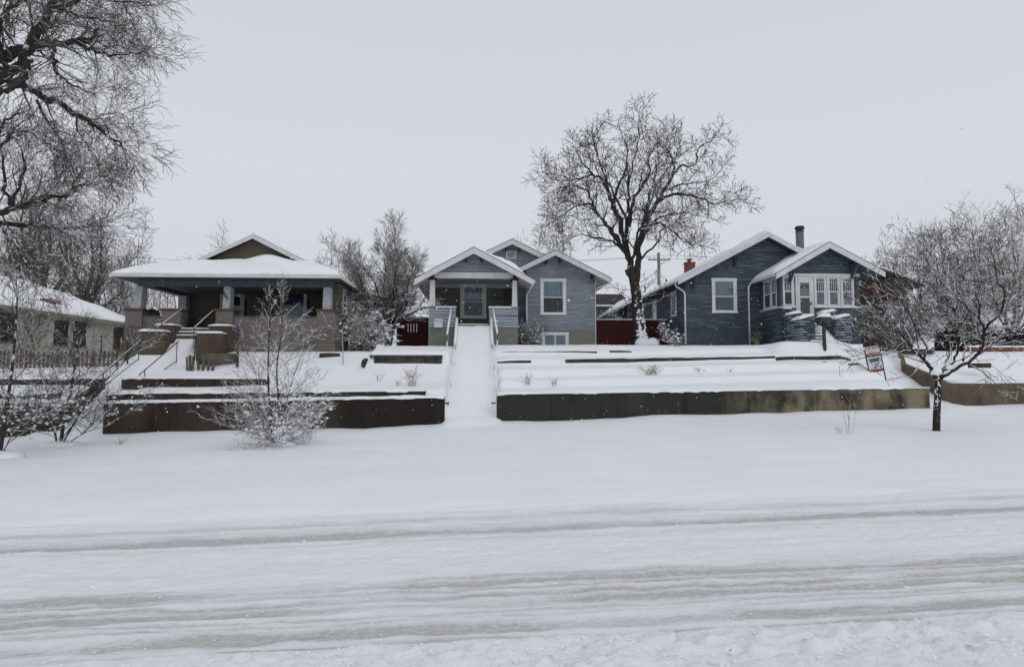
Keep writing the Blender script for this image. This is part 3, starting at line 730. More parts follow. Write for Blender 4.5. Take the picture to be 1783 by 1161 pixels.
post('garden_post', 597.5, 575, 630, 26.9, .02, m_plain('grey_rod', (.3, .3, .29), .6), 'thin pale grey rod in the snow right of the brown house', 'post', -1.5)
post('garden_post', 528, 577, 612, 28.5, .014, m_plain('tan_rod', (.3, .27, .2), .6), 'thin tan stake in front of the brown porch, right of the sapling', 'post')
post('garden_post', 176.5, 585, 612, 27.2, .03, BLACK, 'short dark post at the right end of the picket fence', 'post')
# broken stakes
r = random.Random(8)
for i, (px, yt, yb, w, lean) in enumerate(((326, 621, 642, .03, -1), (331, 618, 650, .05, -.5), (335.5, 620, 648, .04, 1), (346, 628, 640, .04, -2), (353, 619, 642, .045, 3), (362, 630, 643, .04, 2.5), (369, 634, 644, .05, 4))):
    Y = 26.6; p = H(px + lean, yt, Y); q = H(px, yb + 4, Y); m = MB(); m.beam(q, p, w * 2, w * 1.4)
    lab = ['thin weathered stake at the left end of the broken stakes', 'tallest and thickest of the broken wooden stakes below the stoop', 'snow-dusted stake touching the right side of the tallest stake', 'short stub of stake in the snow, first after the gap',
           'leaning broken stake taller than the stubs beside it', 'short stub leaning right between the leaning stake and the last one', 'lowest broken stake at the right end of the row'][i]
    tag(m.build('wooden_stake', m_plain('grey_wood', (.11, .095, .08), .9, .3, 10)), lab, 'stake', 'broken wooden stakes below the brown house')
m = MB(); r = random.Random(3); c = H(636, 633, 26.7); m.blob(c, .17, .15, .22, r, 9, 6, .18)
st = tag(m.build('rock', m_plain('dark_rock', (.05, .04, .034), .9, .4, 9)), 'dark upright rock at the left end of the concrete planter wall', 'rock')
c = H(1436, 633, 25.9); m = MB(); m.blob(c, .20, .16, .115, r, 10, 6, .14); o = tag(m.build('rock', m_plain('tan_rock', (.17, .14, .10), .9, .4, 9), smooth=True), 'tan rock capped with snow in the middle of the right bank', 'rock')
m = MB(); m.blob(c + Vector((0.02, .02, .09)), .17, .14, .05, r, 10, 6, .1); m.build('snow_cap', SNOW, o, smooth=True)
# snow covered border log near the brown house
m = MB(); a = H(345, 627, 26.9); b = H(412, 623, 27.2); m.tube([a, a + (b - a) * .3 + Vector((0, 0, .02)), a + (b - a) * .7, b], [.2, .23, .22, .18], 9)
tag(m.build('border_log', TAN, smooth=True), 'thick weathered log half buried in snow below the right stoop wall', 'log')
m = MB(); a = H(556, 620, 27.6); b = H(592, 620, 27.8); m.tube([a, a + (b - a) * .5, b], [.12, .14, .12], 9)
tag(m.build('border_log', WOODD, smooth=True), 'short dark log end in the snow right of the sapling', 'log')
# ================================================================ pale blue house (middle)
PALE = m_siding('pale_blue_siding', (.195, .217, .248), .125, .62, .30, amt=.30, run=.9)
PALED = m_siding('pale_blue_porch_siding', (.185, .207, .245), .125, .80, .30, amt=.8)
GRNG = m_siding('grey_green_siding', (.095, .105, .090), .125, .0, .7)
FOUND = m_plain('grey_green_foundation', (.17, .17, .15), .9, .08, 3, .4)
OXB = m_plain('oxblood_paint', (.075, .012, .010), .6, .2)
def blue_house():
    Yp = 30.5; F = E + 2.35; G = E + 1.0
    root = thing('pale_blue_house', 'pale blue bungalow with white trim, oxblood brackets and three snowy gables', 'house', (1.8, 35, E + 1.3))
    Yb = 33.3; Yw = 32.3
    # front porch walls
    zc = hz(536, Yp, 800); zf = hz(571, Yp, 800)
    for a, b in ((746, 793.5), (851.5, 902)):
        m = MB(); m.box(hx(a, Yp), hx(b, Yp), Yp, Yp + .14, zf, zc); p = m.build('porch_wall', PALED, root)
        m = MB(); m.box(hx(a, Yp) - .04, hx(b, Yp) + .03, Yp - .04, Yp + .2, zc + .001, zc + .05); cp = m.build('wall_cap', WHITE, p, bevel=.01)
        snow_cap(p, hx(a, Yp) - .04, hx(b, Yp) + .03, Yp - .04, Yp + .2, zc + .052, .035, seed=a, name='cap_snow')
        m = MB(); m.box(hx(a, Yp) + .01, hx(b, Yp) - .01, Yp + .02, Yp + .3, G - .5, zf - .001); m.build('foundation', FOUND, root)
    m = MB(); xL, xR = hx(746, Yp), hx(902, Yp); m.box(xL, xL + .14, Yp + .142, Yb, zf, zc); m.build('porch_wall', PALED, root)
    m = MB(); m.box(xR - .14, xR, Yp + .142, Yb, zf, zc); m.build('porch_wall', PALED, root)
    m = MB(); m.box(xL + .02, xR - .02, Yp + .31, Yb, G - .5, F); m.build('porch_floor', m_plain('olive_board', (.14, .13, .10), .8), root)
    # tapered posts with oxblood caps
    zt = hz(484, Yp, 800)
    for a, b, c, d in ((747, 757, 748, 756), (891.5, 901, 892.5, 900)):
        x0, x1, x2, x3 = hx(a, Yp), hx(b, Yp), hx(c, Yp), hx(d, Yp); y = Yp - .02; q = .3; zb = zc + .06; zt_ = zt - .09
        m = MB(); m.add([(x0, y, zb), (x1, y, zb), (x1, y + q, zb), (x0, y + q, zb), (x2, y + .03, zt_), (x3, y + .03, zt_), (x3, y + q - .03, zt_), (x2, y + q - .03, zt_)],
              [(3, 2, 1, 0), (4, 5, 6, 7), (0, 1, 5, 4), (1, 2, 6, 5), (2, 3, 7, 6), (3, 0, 4, 7)]); p = m.build('porch_post', WHITE, root, bevel=.01)
        m = MB(); m.box(x0 - .04, x1 + .04, y - .04, y + q + .04, zb - .045, zb - .002); m.build('post_foot', OXB, p)
        m = MB(); m.box(x0 - .06, x1 + .06, y - .06, y + q + .05, zt_ + .001, zt_ + .075); m.box(x0 + .05, x1 - .05, Yp - .42, y + .1, zt_ + .076, zt_ + .24); m.box(x0 + .08, x1 - .08, Yp - .38, y + .05, zt_ + .24, zt_ + .36)
        m.build('post_capital', OXB, p, bevel=.01)
    zb1 = hz(474, Yp, 800)
    m = MB(); m.box(xL + .02, xR - .02, Yp + .01, Yp + .24, zt, zb1); m.build('porch_beam', WHITE, root, bevel=.008)
    LG = m_plain('light_grey_ceiling', (.36, .37, .37), .8, .05)
    for sx in (xL + .03, xR - .2): m = MB(); m.box(sx, sx + .17, Yp + .242, Yb, zt + .003, zb1 - .01); m.build('porch_beam', WHITE, root)
    m = MB(); m.box(xL + .21, xR - .21, Yp + .245, Yb, zt + .12, zt + .16); m.build('porch_ceiling', LG, root)
    m = MB(); c = Vector((-.05, 31.9, zt + .12)); m.tube([c, c - Vector((0, 0, .05)), c - Vector((0, 0, .12)), c - Vector((0, 0, .16))], [.17, .17, .12, .03], 14); m.build('porch_lamp', m_plain('frosted_shade', (.25, .24, .2), .4), root, smooth=True)
    # main body
    bx1 = hx(1033, Yb); zB = E + 4.62
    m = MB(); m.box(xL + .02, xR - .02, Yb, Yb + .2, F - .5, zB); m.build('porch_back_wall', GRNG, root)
    m = MB(); m.box(xL + .03, xR - .03, Yb - .03, Yb - .001, zt - .10, zt + .115); m.build('porch_trim', LG, root)
    m = MB(); m.box(xL + .015, bx1, Yb + .201, 44, G - .5, zB); m.build('house_wall', PALE, root)
    m = MB(); m.box(xR - .019, hx(917, Yw), Yb - .02, Yb + .2, G, zB); m.build('house_wall', PALE, root)
    # porch back: window, door at right, wall letter box
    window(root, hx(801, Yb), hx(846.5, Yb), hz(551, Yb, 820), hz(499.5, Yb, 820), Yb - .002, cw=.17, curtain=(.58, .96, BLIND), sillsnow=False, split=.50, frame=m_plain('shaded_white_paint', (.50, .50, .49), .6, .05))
    d0, d1 = hx(877, Yb), hx(893.5, Yb); m = MB(); m.box(d0, d1 - .05, Yb - .03, Yb - .002, F, zt - .12); m.build('door', m_plain('very_dark_green', (.03, .032, .028), .5), root)
    m = MB(); m.box(d1 - .049, d1 + .04, Yb - .05, Yb - .002, F, zt - .12); m.build('door_frame', WHITE, root)
    # gable infill above the beam
    Yf = 29.9; P = H(825, 431, Yf); L = H(722, 486, Yf); Rr = H(929, 487, Yf)
    sl = (P.z - L.z) / (P.x - L.x); sr = (P.z - Rr.z) / (Rr.x - P.x); th = .12
    gf = gable_fn(P.x, P.z, sl, sr)
    def tri(x0, x1, zb, P, sl, sr, y0, y1, mat, off=.14, name='gable_wall'):
        m = MB(); pts = [(x0, zb)]
        if P.z - sl * (P.x - x0) - off > zb: pts.append((x0, P.z - sl * (P.x - x0) - off))
        pts += [(P.x, P.z - off)]
        if P.z - sr * (x1 - P.x) - off > zb: pts.append((x1, P.z - sr * (x1 - P.x) - off))
        pts += [(x1, zb)]; m.prism(pts, y0, y1); return m.build(name, mat, root)
    k = (P.z - .14 - zb1) ; tri(max(xL + .03, P.x - k / sl + .002), min(xR - .03, P.x + k / sr - .002), zb1 + .001, P, sl, sr, Yp + .04, Yp + .2, PALE)
    roof_part(root, L.x, Rr.x, Yf, 37.5, gf, th, WHITE, lambda X, Y: np.where(X < P.x, .035, .035 + .24 * sstep(P.x, P.x + .5, X) * sstep(Rr.x + .1, Rr.x - 1.2, X)) + 0 * Y, sn_seed=3, name='porch_roof', inset=.03)
    barge(root, L.x - .01, P.x, Rr.x + .01, P.z + .01, sl, sr, Yf - .002, .27)
    SH2 = m_plain('dark_shingle_edge', (.05, .05, .052), .9)
    barge(root, L.x - .03, P.x, Rr.x + .03, P.z + .045, sl, sr, Yf + .02, .032, .06, SH2, 'shingle_edge')
    def bracket(x, z, y0, y1): m = MB(); m.box(x - .06, x + .06, y0, y1, z - .20, z); m.box(x - .045, x + .045, y0 - .03, y1, z - .26, z - .201); m.build('bracket', OXB, root, bevel=.008)
    for px in (811, 838): x = hx(px, Yf + .3); bracket(x, P.z - (sl if x < P.x else sr) * abs(x - P.x) - .14, Yf + .02, Yp + .04)
    # right wing
    zfw = hz(575, Yw, 980); wx0, wx1 = hx(916, Yw), hx(1037, Yw)
    Yg = 31.7; Pw = H(967, 436, Yg); Rw = H(1064, 485, Yg); s2 = (Pw.z - Rw.z) / (Rw.x - Pw.x)
    zE = Pw.z - s2 * (wx1 - Pw.x) - .14
    m = MB(); m.prism([(wx0, zfw), (wx1, zfw), (wx1, zE), (Pw.x, Pw.z - .14), (wx0, Pw.z - s2 * (Pw.x - wx0) - .14)], Yw, Yb + .199); m.build('wing_wall', PALE, root)
    m = MB(); m.box(wx0 + .02, wx1 - .02, Yw + .02, Yb + .3, G - .4, zfw - .001); m.build('foundation', FOUND, root)
    m = MB(); m.box(wx1 - .001, wx1 + .03, Yw - .012, Yw + .08, G, zE); m.build('corner_board', WHITE, root)
    g2 = gable_fn(Pw.x, Pw.z, s2)
    roof_part(root, 1.55, Rw.x, Yg, 40, g2, .12, WHITE, lambda X, Y: np.where(X < Pw.x, .03, .13) + 0 * Y, sn_seed=13, name='wing_roof', inset=.03)
    barge(root, 1.5, Pw.x, Rw.x + .01, Pw.z + .01, s2, s2, Yg - .002, .24)
    barge(root, 1.5, Pw.x, Rw.x + .03, Pw.z + .045, s2, s2, Yg + .02, .032, .06, SH2, 'shingle_edge')
    for px in (951.5, 976, 1033): x = hx(px, Yg + .3); bracket(x, Pw.z - s2 * abs(x - Pw.x) - .15, Yg + .02, Yw)
    m = MB(); m.tube([(Rw.x + .04, Yg, Rw.z - .06), (Rw.x + .04, 40, Rw.z - .06)], .055, 8); m.build('gutter', WHITE, root)
    ws = hz(545.5, Yw, 964)
    window(root, hx(941, Yw), hx(986, Yw), ws, hz(489, Yw, 964), Yw, cw=.13, curtain=(.52, .98, BLIND), split=.49)
    window(root, hx(943.5, Yw), hx(990, Yw), E + .95, hz(582, Yw, 964), Yw + .018, cw=.12, double=False, cols=2, curtain=(0, 1, BLIND), sillsnow=True)
    # rear gable with louvre
    Yr = 33.2; Pr = H(892, 417, Yr); s3 = .487; x0, x1 = Pr.x - 4.9, Pr.x + 4.6
    g3 = gable_fn(Pr.x, Pr.z, s3)
    roof_part(root, x0, x1, Yr, 44.6, g3, .12, WHITE, lambda X, Y: np.where(X < Pr.x, .04, .16) + 0 * Y, sn_seed=23, name='main_roof', inset=.03)
    barge(root, x0, Pr.x, x1, Pr.z + .01, s3, s3, Yr - .002, .24); barge(root, x0, Pr.x, x1, Pr.z + .045, s3, s3, Yr + .02, .032, .06, SH2, 'shingle_edge')
    m = MB(); m.prism([(x0 + .6, zB + .002), (x1 - .5, zB + .002), (x1 - .5, Pr.z - s3 * 4.1 - .14), (Pr.x, Pr.z - .14), (x0 + .6, Pr.z - s3 * 4.3 - .14)], Yr + .45, Yr + .6); m.build('gable_wall', PALE, root)
    for px in (881.5, 904): x = hx(px, Yr + .2); bracket(x, Pr.z - s3 * abs(x - Pr.x) - .15, Yr + .02, Yr + .45)
    yv = Yr + .45; v0, v1, za, zb = hx(881, yv), hx(898.5, yv), hz(450.5, yv, 890), hz(437.5, yv, 890)
    m = MB(); m.box(v0, v0 + .06, yv - .05, yv - .001, za, zb); m.box(v1 - .06, v1, yv - .05, yv - .001, za, zb); m.box(v0 + .061, v1 - .061, yv - .05, yv - .001, za, za + .05); m.box(v0 + .061, v1 - .061, yv - .05, yv - .001, zb - .05, zb)
    vt = m.build('gable_vent', WHITE, root)
    m = MB()
    for i in range(5): z = za + .065 + i * (zb - za - .12) / 5; m.prismx([(yv - .045, z), (yv - .01, z + .03), (yv - .01, z + .038), (yv - .045, z + .012)], v0 + .062, v1 - .062)
    m.build('louvre', WHITE, vt); m = MB(); m.box(v0 + .06, v1 - .06, yv - .006, yv - .002, za + .05, zb - .05); m.build('vent_back', DARKIN, vt)
    # gutter end and downspout between porch and wing
    m = MB(); m.tube([(Rr.x + .03, Yf - .02, Rr.z - .07), (Rr.x + .03, 33, Rr.z - .07)], .06, 8); m.build('gutter', WHITE, root)
    xd = hx(917, 32.2); m = MB(); m.tube([(Rr.x + .03, Yf + .12, Rr.z - .1), (Rr.x - .06, Yf + .25, Rr.z - .3), (xd, 32.14, Rr.z - .42), (xd, 32.17, Rr.z - .6), (xd, 32.2, E + 1.3)], .045, 8); m.build('downspout', WHITE, root, smooth=True)
    m = MB(); xq = hx(1038, 32.2); m.tube([(Rw.x + .04, 31.9, Rw.z - .1), (Rw.x - .1, 32, Rw.z - .22), (xq + .1, 32.1, Rw.z - .42), (xq + .05, 32.2, Rw.z - .55)], .04, 8); m.build('downspout', WHITE, root, smooth=True)
    # porch steps: wooden treads between snowed stringers
    sx0, sx1 = -1.06, .66; y0, y1 = 28.1, Yp; n = 9; z0 = E + 1.05; z1 = F - .02
    for k in range(n):
        ya = y0 + (y1 - y0) * k / n; z = z0 + (z1 - z0) * (k + 1) / n; m = MB()
        m.box(sx0 + .1, sx1 - .1, ya - .03, ya + (y1 - y0) / n, z - .05, z); st = m.build('step', m_plain('olive_board', 0), root)
        snow_cap(st, sx0 + .09, sx1 - .09, ya - .05, ya + (y1 - y0) / n + .02, z + .002, .045, seed=k, name='step_snow')
    xs = np.linspace(sx0 + .08, sx1 - .08, 26); ys = np.linspace(y0 - .35, y1 - .52, 40); X, Y = np.meshgrid(xs, ys); T = z0 + (z1 - z0) * (Y - y0) / (y1 - y0) + .20 + .012 * np.sin((Y - y0) / (y1 - y0) * n * 6.283) + .03 * fbm(X * 2, Y * 2, 9, 2)
    m = MB(); m.field(xs, ys, T, T - .55); m.build('ramp_snow', SNOW, root, smooth=True)
    m = MB(); m.prismx([(y0, z0 - .3), (y0, z0 - .02), (y1, z1 - .05), (y1, z0 - .3)], sx0 + .15, sx1 - .15); m.build('step_carriage', m_plain('olive_board', 0), root)
    for s, xs_ in ((-1, sx0), (1, sx1)):
        xa, xb = (xs_ - .02, xs_ + .09) if s < 0 else (xs_ - .09, xs_ + .02)
        m = MB(); m.prismx([(y0 - .1, z0 - .4), (y0 - .1, z0 + .22), (y1 - .1, z1 + .30), (y1 - .002, z1 + .30), (y1 - .002, z0 - .4)], xa, xb); st = m.build('stringer', WHITE, root)
        m = MB(); n2 = 14; vs = []
        for i in range(n2 + 1):
            t = i / n2; yy = y0 - .1 + (y1 - y0) * t; zz = z0 + .222 + (z1 + .08 - z0) * t; h = .06 + .015 * math.sin(i * 2.3); vs += [(xa - .01, yy, zz), (xb + .01, yy, zz), (xb - .01, yy, zz + h), (xa + .01, yy, zz + h)]
        fs = [(i * 4 + j, i * 4 + (j + 1) % 4, i * 4 + 4 + (j + 1) % 4, i * 4 + 4 + j) for i in range(n2) for j in range(4)] + [(3, 2, 1, 0), (n2 * 4, n2 * 4 + 1, n2 * 4 + 2, n2 * 4 + 3)]
        m.add(vs, fs); m.build('stringer_snow', SNOW, st, smooth=True)
    return root
blue_house()
# long stair rails of the ramp
for s, pts, lab in ((-1, [(H(785.5, 538, 30.4)), H(778.5, 583, 28.6)], 'left'), (1, [H(858, 538, 30.4), H(866, 581, 28.6)], 'right')):
    m = MB(); m.beam(pts[0], pts[1], .07, .09); o = tag(m.build('stair_handrail', WHITE), 'white wooden handrail on the %s of the porch steps, snow along its top' % lab, 'handrail', 'white handrails of the porch steps')
    for q, mat_ in ((pts[1], BLACK),): m = MB(); m.box(q.x - .025, q.x + .025, q.y - .02, q.y + .03, q.z - .28, q.z - .02); m.build('rail_bracket', mat_, o)
    m = MB(); q = pts[1]; m.box(q.x - .04, q.x + .04, q.y + .05, q.y + .13, q.z - 1.3, q.z - .02); m.build('newel_post', WHITE, o)
    m = MB(); m.tube([p + Vector((0, 0, .06)) for p in pts], .04, 6); m.build('rail_snow', SNOW, o, smooth=True)
OXR = m_plain('rust_dark_rail', (.06, .028, .022), .6, .3)
def ramp_rail(label, x0, x1, ya, yb, hgt, posts):
    m = MB(); zz = lambda y: E + float(interp(y, RAMP2))
    p = Vector((x0, ya, zz(ya) + hgt)); q = Vector((x1, yb, zz(yb) + hgt)); m.bar(p, q, .022, 8)
    o = tag(m.build('ramp_rail', OXR), label, 'handrail', 'low metal rails along the snowy ramp')
    for t in posts: a = p + (q - p) * t; m = MB(); m.bar(a, (a.x, a.y, zz(a.y) - .1), .018, 6); m.build('rail_post', OXR, o)
    m = MB(); m.tube([p + Vector((0, 0, .03)), p + (q - p) * .5 + Vector((0, 0, .035)), q + Vector((0, 0, .03))], .028, 6); m.build('rail_snow', SNOW, o, smooth=True); return o
ramp_rail('low rust-dark rail with snow on it along the right edge of the long snowy ramp', .66, .74, 27.9, 23.2, .40, (0, .35, .7, 1))
ramp_rail('low rust-dark rail half buried along the left edge of the long snowy ramp', -1.03, -1.12, 27.9, 23.4, .30, (0, .3, .62, .9))
for a, b, lab in ((775, 780.5, 'left'), (857, 863.5, 'right')):
    m = MB(); p = H(a, 701.5, 22.95); q = H(b, 701.5, 22.95); m.bar(p, q, .022, 8); m.bar(q if lab == 'left' else p, (q if lab == 'left' else p) + Vector((0, .03, -.02)), .03, 8)
    tag(m.build('pipe_stub', BLACK), 'short black pipe stub sticking out of the %s wall end beside the ramp' % lab, 'pipe', 'pipe stubs at the foot of the ramp')
# white wall mailbox
def wall_box(px0, px1, py0, py1, Y, d, mat, label, cat='mailbox', snow=.05):
    x0, x1 = hx(px0, Y), hx(px1, Y); z0, z1 = hz(py1, Y, px0), hz(py0, Y, px0)
    m = MB(); m.prismx([(Y, z0), (Y - d, z0), (Y - d, z0 + (z1 - z0) * .75), (Y - d * .3, z1), (Y, z1)], x0, x1); o = tag(m.build('mailbox', mat, bevel=.008), label, cat)
    m = MB(); m.box(x0 - .01, x1 + .01, Y - d - .012, Y - d - .001, z0 + (z1 - z0) * .6, z0 + (z1 - z0) * .75); m.build('mailbox_flap', mat, o)
    if snow: snow_cap(o, x0 - .01, x1 + .01, Y - d, Y - .002, z1 + .002, snow, seed=px0)
    return o
wall_box(755.5, 771, 558, 570.5, 30.495, .18, WHITE, 'white wall mailbox capped with snow on the left porch wall of the pale blue house')
# name plate by the door
m = MB(); m.box(hx(859, 33.3), hx(874, 33.3), 33.25, 33.297, hz(522, 33.3), hz(516, 33.3)); o = tag(m.build('wall_letterbox', BLACK, bevel=.01), 'small dark letter box on the shaded back wall of the pale blue porch', 'letter box')
m = MB(); m.box(hx(860, 33.3), hx(873, 33.3), 33.235, 33.249, hz(519, 33.3), hz(516.6, 33.3)); m.build('letterbox_flap', STEEL, o)

# ================================================================ dark blue house (right)
NAVY = m_siding('dark_blue_siding', (.050, .067, .090), .115, .58, .4, amt=.22, run=.9)
NAVYS = m_siding('dark_blue_snowy_siding', (.052, .069, .092), .115, .62, .4, amt=.7, run=1.6)
NAVYP = m_plain('dark_blue_paint', (.052, .070, .096), .6, .12)
NAVYF = m_plain('dark_blue_foundation', (.045, .060, .082), .8, .15, 4, .4)
def navy_house():
    Yp = 28.8; Ym = 30.9; G = E + 1.0; F = E + 2.42
    root = thing('dark_blue_house', 'dark blue bungalow with a glazed white-trimmed front porch and two snowy gables', 'house', (14, 35, E + 1.4))
    Yg = 30.3; P = H(1338, 404, Yg); L = H(1180.5, 488, Yg); s = (P.z - L.z) / (P.x - L.x)
    x0 = hx(1195, Ym); x1 = 2 * P.x - x0; zt = hz(573, Ym, 1250)
    zE = P.z - s * (P.x - x0) - .16; Yk = 42.8
    m = MB(); m.prism([(x0, zt), (x1, zt), (x1, zE), (P.x, P.z - .16), (x0, zE)], Ym, Yk); m.build('house_wall', NAVY, root)
    m = MB(); m.box(x0 - .03, x1 + .03, Ym - .03, Yk + .03, G, zt - .001); m.build('foundation', NAVYF, root)
    g = gable_fn(P.x, P.z, s); R1 = 2 * P.x - L.x
    roof_part(root, L.x, R1, Yg, Yk + .5, g, .12, NAVYP, lambda X, Y: np.where(X < P.x, .07, .17) + 0 * Y, sn_seed=33, name='main_roof', inset=.02)
    barge(root, L.x, P.x, R1, P.z + .015, s, s, Yg - .002, .24)
    m = MB(); m.tube([(L.x - .05, Yg + .05, L.z - .05), (L.x - .05, Yk + .5, L.z - .05)], .055, 8); m.build('gutter', WHITE, root)
    def knee(x, zt_, y0, y1):
        m = MB(); m.box(x - .05, x + .05, y0, y1, zt_ - .10, zt_); m.box(x - .05, x + .05, y1 - .09, y1 - .001, zt_ - .75, zt_ - .101)
        m.beam((x, y0 + .06, zt_ - .13), (x, y1 - .07, zt_ - .68), .08, .08); m.build('knee_brace', NAVYP, root)
    for px in (1210, 1284): x = hx(px, Ym - .1); knee(x, P.z - s * (P.x - x) - .16, Yg + .02, Ym)
    # front window
    window(root, hx(1241, Ym), hx(1284.5, Ym), hz(542, Ym, 1262), hz(488.5, Ym, 1262), Ym, cw=.13, curtain=(.52, .98, BLIND), split=.48, back=m_plain('pale_room', (.16, .19, .23), .8, .3, 2))
    # side windows (left wall)
    for ya, yb, za, zb in ((32.3, 33.2, 3.05, 4.22), (35.9, 36.8, 3.05, 4.22), (39.6, 40.3, 3.05, 4.0)): window(root, ya, yb, E + za, E + zb, x0, 'left', cw=.1)
    # downspouts
    m = MB(); xa = x0 - .02; m.tube([(L.x - .05, Yg + .3, L.z - .08), (L.x + .02, Yg + .4, L.z - .24), (x0 - .1, Ym - .02, L.z - .46), (x0 - .05, Ym - .06, L.z - .62), (x0 - .05, Ym - .06, E + 1.45)], .045, 8); m.build('downspout', WHITE, root, smooth=True)
    # chimney pipe
    yc = 33.6; xc = hx(1392.5, yc, 410); zc0 = P.z - s * (xc - P.x) - .3; zc1 = hz(404, yc, 1392)
    m = MB(); m.tube([(xc, yc, zc0), (xc, yc, zc1)], .21, 20); ch = m.build('chimney', m_plain('blue_stucco', (.12, .15, .19), .9, .15, 8, .5), root, smooth=False)
    m = MB(); z = zc1; m.tube([(xc, yc, z + .001), (xc, yc, z + .03)], .24, 20); m.tube([(xc, yc, z + .03), (xc, yc, z + .16)], .20, 20); m.tube([(xc, yc, z + .16), (xc, yc, z + .20)], .26, 20); m.tube([(xc, yc, z + .2), (xc, yc, z + .26), (xc, yc, z + .31)], [.25, .25, .21], 20); m.build('chimney_cap', m_plain('dark_galvanized', (.035, .03, .03), .5, .4), ch)
    yb = 37; xb = hx(1203, yb, 462); zb = P.z - s * (P.x - xb); z1 = hz(456, yb, 1203)
    m = MB(); m.box(xb - .26, xb + .26, yb, yb + .5, zb - .5, z1 - .07); m.box(xb - .30, xb + .30, yb - .04, yb + .54, z1 - .069, z1); bc = m.build('brick_chimney', BRICKM, root)
    m = MB(); m.tube([(xb, yb + .25, z1), (xb, yb + .25, z1 + .14)], .09, 10); m.tube([(xb, yb + .25, z1 + .14), (xb, yb + .25, z1 + .2)], .16, 10); m.build('chimney_pipe', STEEL, bc)
    snow_cap(bc, xb - .2, xb + .2, yb + .05, yb + .45, z1 + .2, .06)
    for px, py in ((1160, 488), (1123, 500)):
        y = 40 if px > 1140 else 43.0; q = H(px, py, y); m = MB(); m.bar((q.x, y, q.z - 1.2), q, .04, 8); m.bar((q.x, y, q.z - .05), (q.x, y, q.z + .06), .07, 8); m.build('vent_pipe', STEEL, root)
    # rear addition with its lower roof
    ya, yb_ = 43.4, 48.5; A = H(1062, 545, 43.3); B = H(1103, 517, 43.3); xa0 = hx(1078, 43.6)
    fs_ = lambda X, Y: A.z + (B.z - A.z) / (B.x - A.x) * (X - A.x) + 0 * Y
    roof_part(root, A.x, x0 + .8, 43.0, yb_ + .4, fs_, .12, NAVYP, lambda X, Y: .16 + 0 * X, sn_seed=8, name='rear_roof')
    m = MB(); m.prism([(A.x, A.z + .01), (x0, fs_(x0, 0) + .01), (x0, fs_(x0, 0) - .2), (A.x, A.z - .2)], 42.96, 42.998); m.build('bargeboard', WHITE, root)
    m = MB(); m.prism([(xa0, G), (x0 + .5, G), (x0 + .5, float(fs_(x0 + .5, 0)) - .13), (xa0, float(fs_(xa0, 0)) - .13)], ya, yb_); m.build('rear_wall', NAVY, root)
    window(root, hx(1093, ya), hx(1102, ya), hz(560, ya), hz(536, ya), ya, cw=.08, munt=0, sillsnow=False)
    # glazed porch
    px0, px1 = hx(1361, Yp), hx(1500, Yp); zs = hz(534, Yp, 1430); zh = hz(481, Yp, 1430); zc = hz(478, Yp, 1430)
    d0, d1 = hx(1388.5, Yp), hx(1420, Yp)
    for a, b in ((px0, d0 - .004), (d1 + .004, px1)): m = MB(); m.box(a, b, Yp, Yp + .15, G - .2, zs - .06); m.build('porch_wall', NAVY, root)
    m = MB(); m.box(d0 - .003, d1 + .003, Yp + .005, Yp + .15, G - .2, F - .101); m.build('porch_wall', NAVY, root)
    m = MB(); m.box(px0, px0 + .15, Yp + .151, Ym - .002, G - .2, zs - .06); m.build('porch_wall', NAVY, root)
    m = MB(); m.box(px1 - .15, px1, Yp + .151, Ym - .002, G - .2, zs - .06); m.build('porch_wall', NAVY, root)
    m = MB(); m.box(px0 - .06, d0 - .004, Yp - .06, Yp + .16, zs - .059, zs); m.box(d1 + .004, px1 + .08, Yp - .06, Yp + .16, zs - .059, zs); m.box(px0 - .06, px0 + .1, Yp + .161, Ym - .002, zs - .059, zs); si = m.build('porch_sill', WHITE, root, bevel=.006)
    snow_cap(si, d1 + .01, px1 + .08, Yp - .06, Yp - .002, zs + .001, .02, seed=4, name='sill_snow')
    m = MB(); m.box(px0 - .02, px1 + .02, Yp - .02, Yp + .15, zh, zc + .04); m.box(px0 - .02, px0 + .12, Yp + .151, Ym - .002, zh, zc + .04); m.build('porch_header', WHITE, root)
    for a, b in ((px0, px0 + .13), (px1 - .20, px1)): m = MB(); m.box(a, b, Yp + .001, Yp + .16, zs + .001, zh - .001); m.build('corner_post', NAVYP, root)
    m = MB(); m.box(px0 + .0, px0 + .1, Yp + .162, Yp + .35, zs + .001, zh - .001); m.box(px0, px0 + .1, Ym - .28, Ym - .003, zs + .001, zh - .001); m.build('corner_post', NAVYP, root)
    # dark interior so the glass has depth behind it
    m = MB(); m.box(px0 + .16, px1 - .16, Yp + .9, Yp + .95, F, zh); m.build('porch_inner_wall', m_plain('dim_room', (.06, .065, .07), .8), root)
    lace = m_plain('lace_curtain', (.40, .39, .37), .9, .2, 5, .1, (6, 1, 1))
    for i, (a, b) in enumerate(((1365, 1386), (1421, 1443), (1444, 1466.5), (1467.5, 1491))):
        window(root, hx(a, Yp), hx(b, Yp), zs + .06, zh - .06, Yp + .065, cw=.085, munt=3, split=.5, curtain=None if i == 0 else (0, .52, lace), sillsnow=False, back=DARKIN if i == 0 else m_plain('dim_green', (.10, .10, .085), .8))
    for a, b in ((Yp + .37, Yp + .98), (Yp + 1.0, Yp + 1.78)): window(root, a, b, zs + .06, zh - .06, px0 + .05, 'left', cw=.07, munt=3, sillsnow=False, curtain=(0, .5, lace))
    # mullion filler between the frames
    m = MB(); m.box(px0 + .132, d0 - .004, Yp + .066, Yp + .16, zs + .002, zh - .002); m.box(d1 + .004, px1 - .202, Yp + .066, Yp + .16, zs + .002, zh - .002); m.build('window_wall', NAVYP, root)
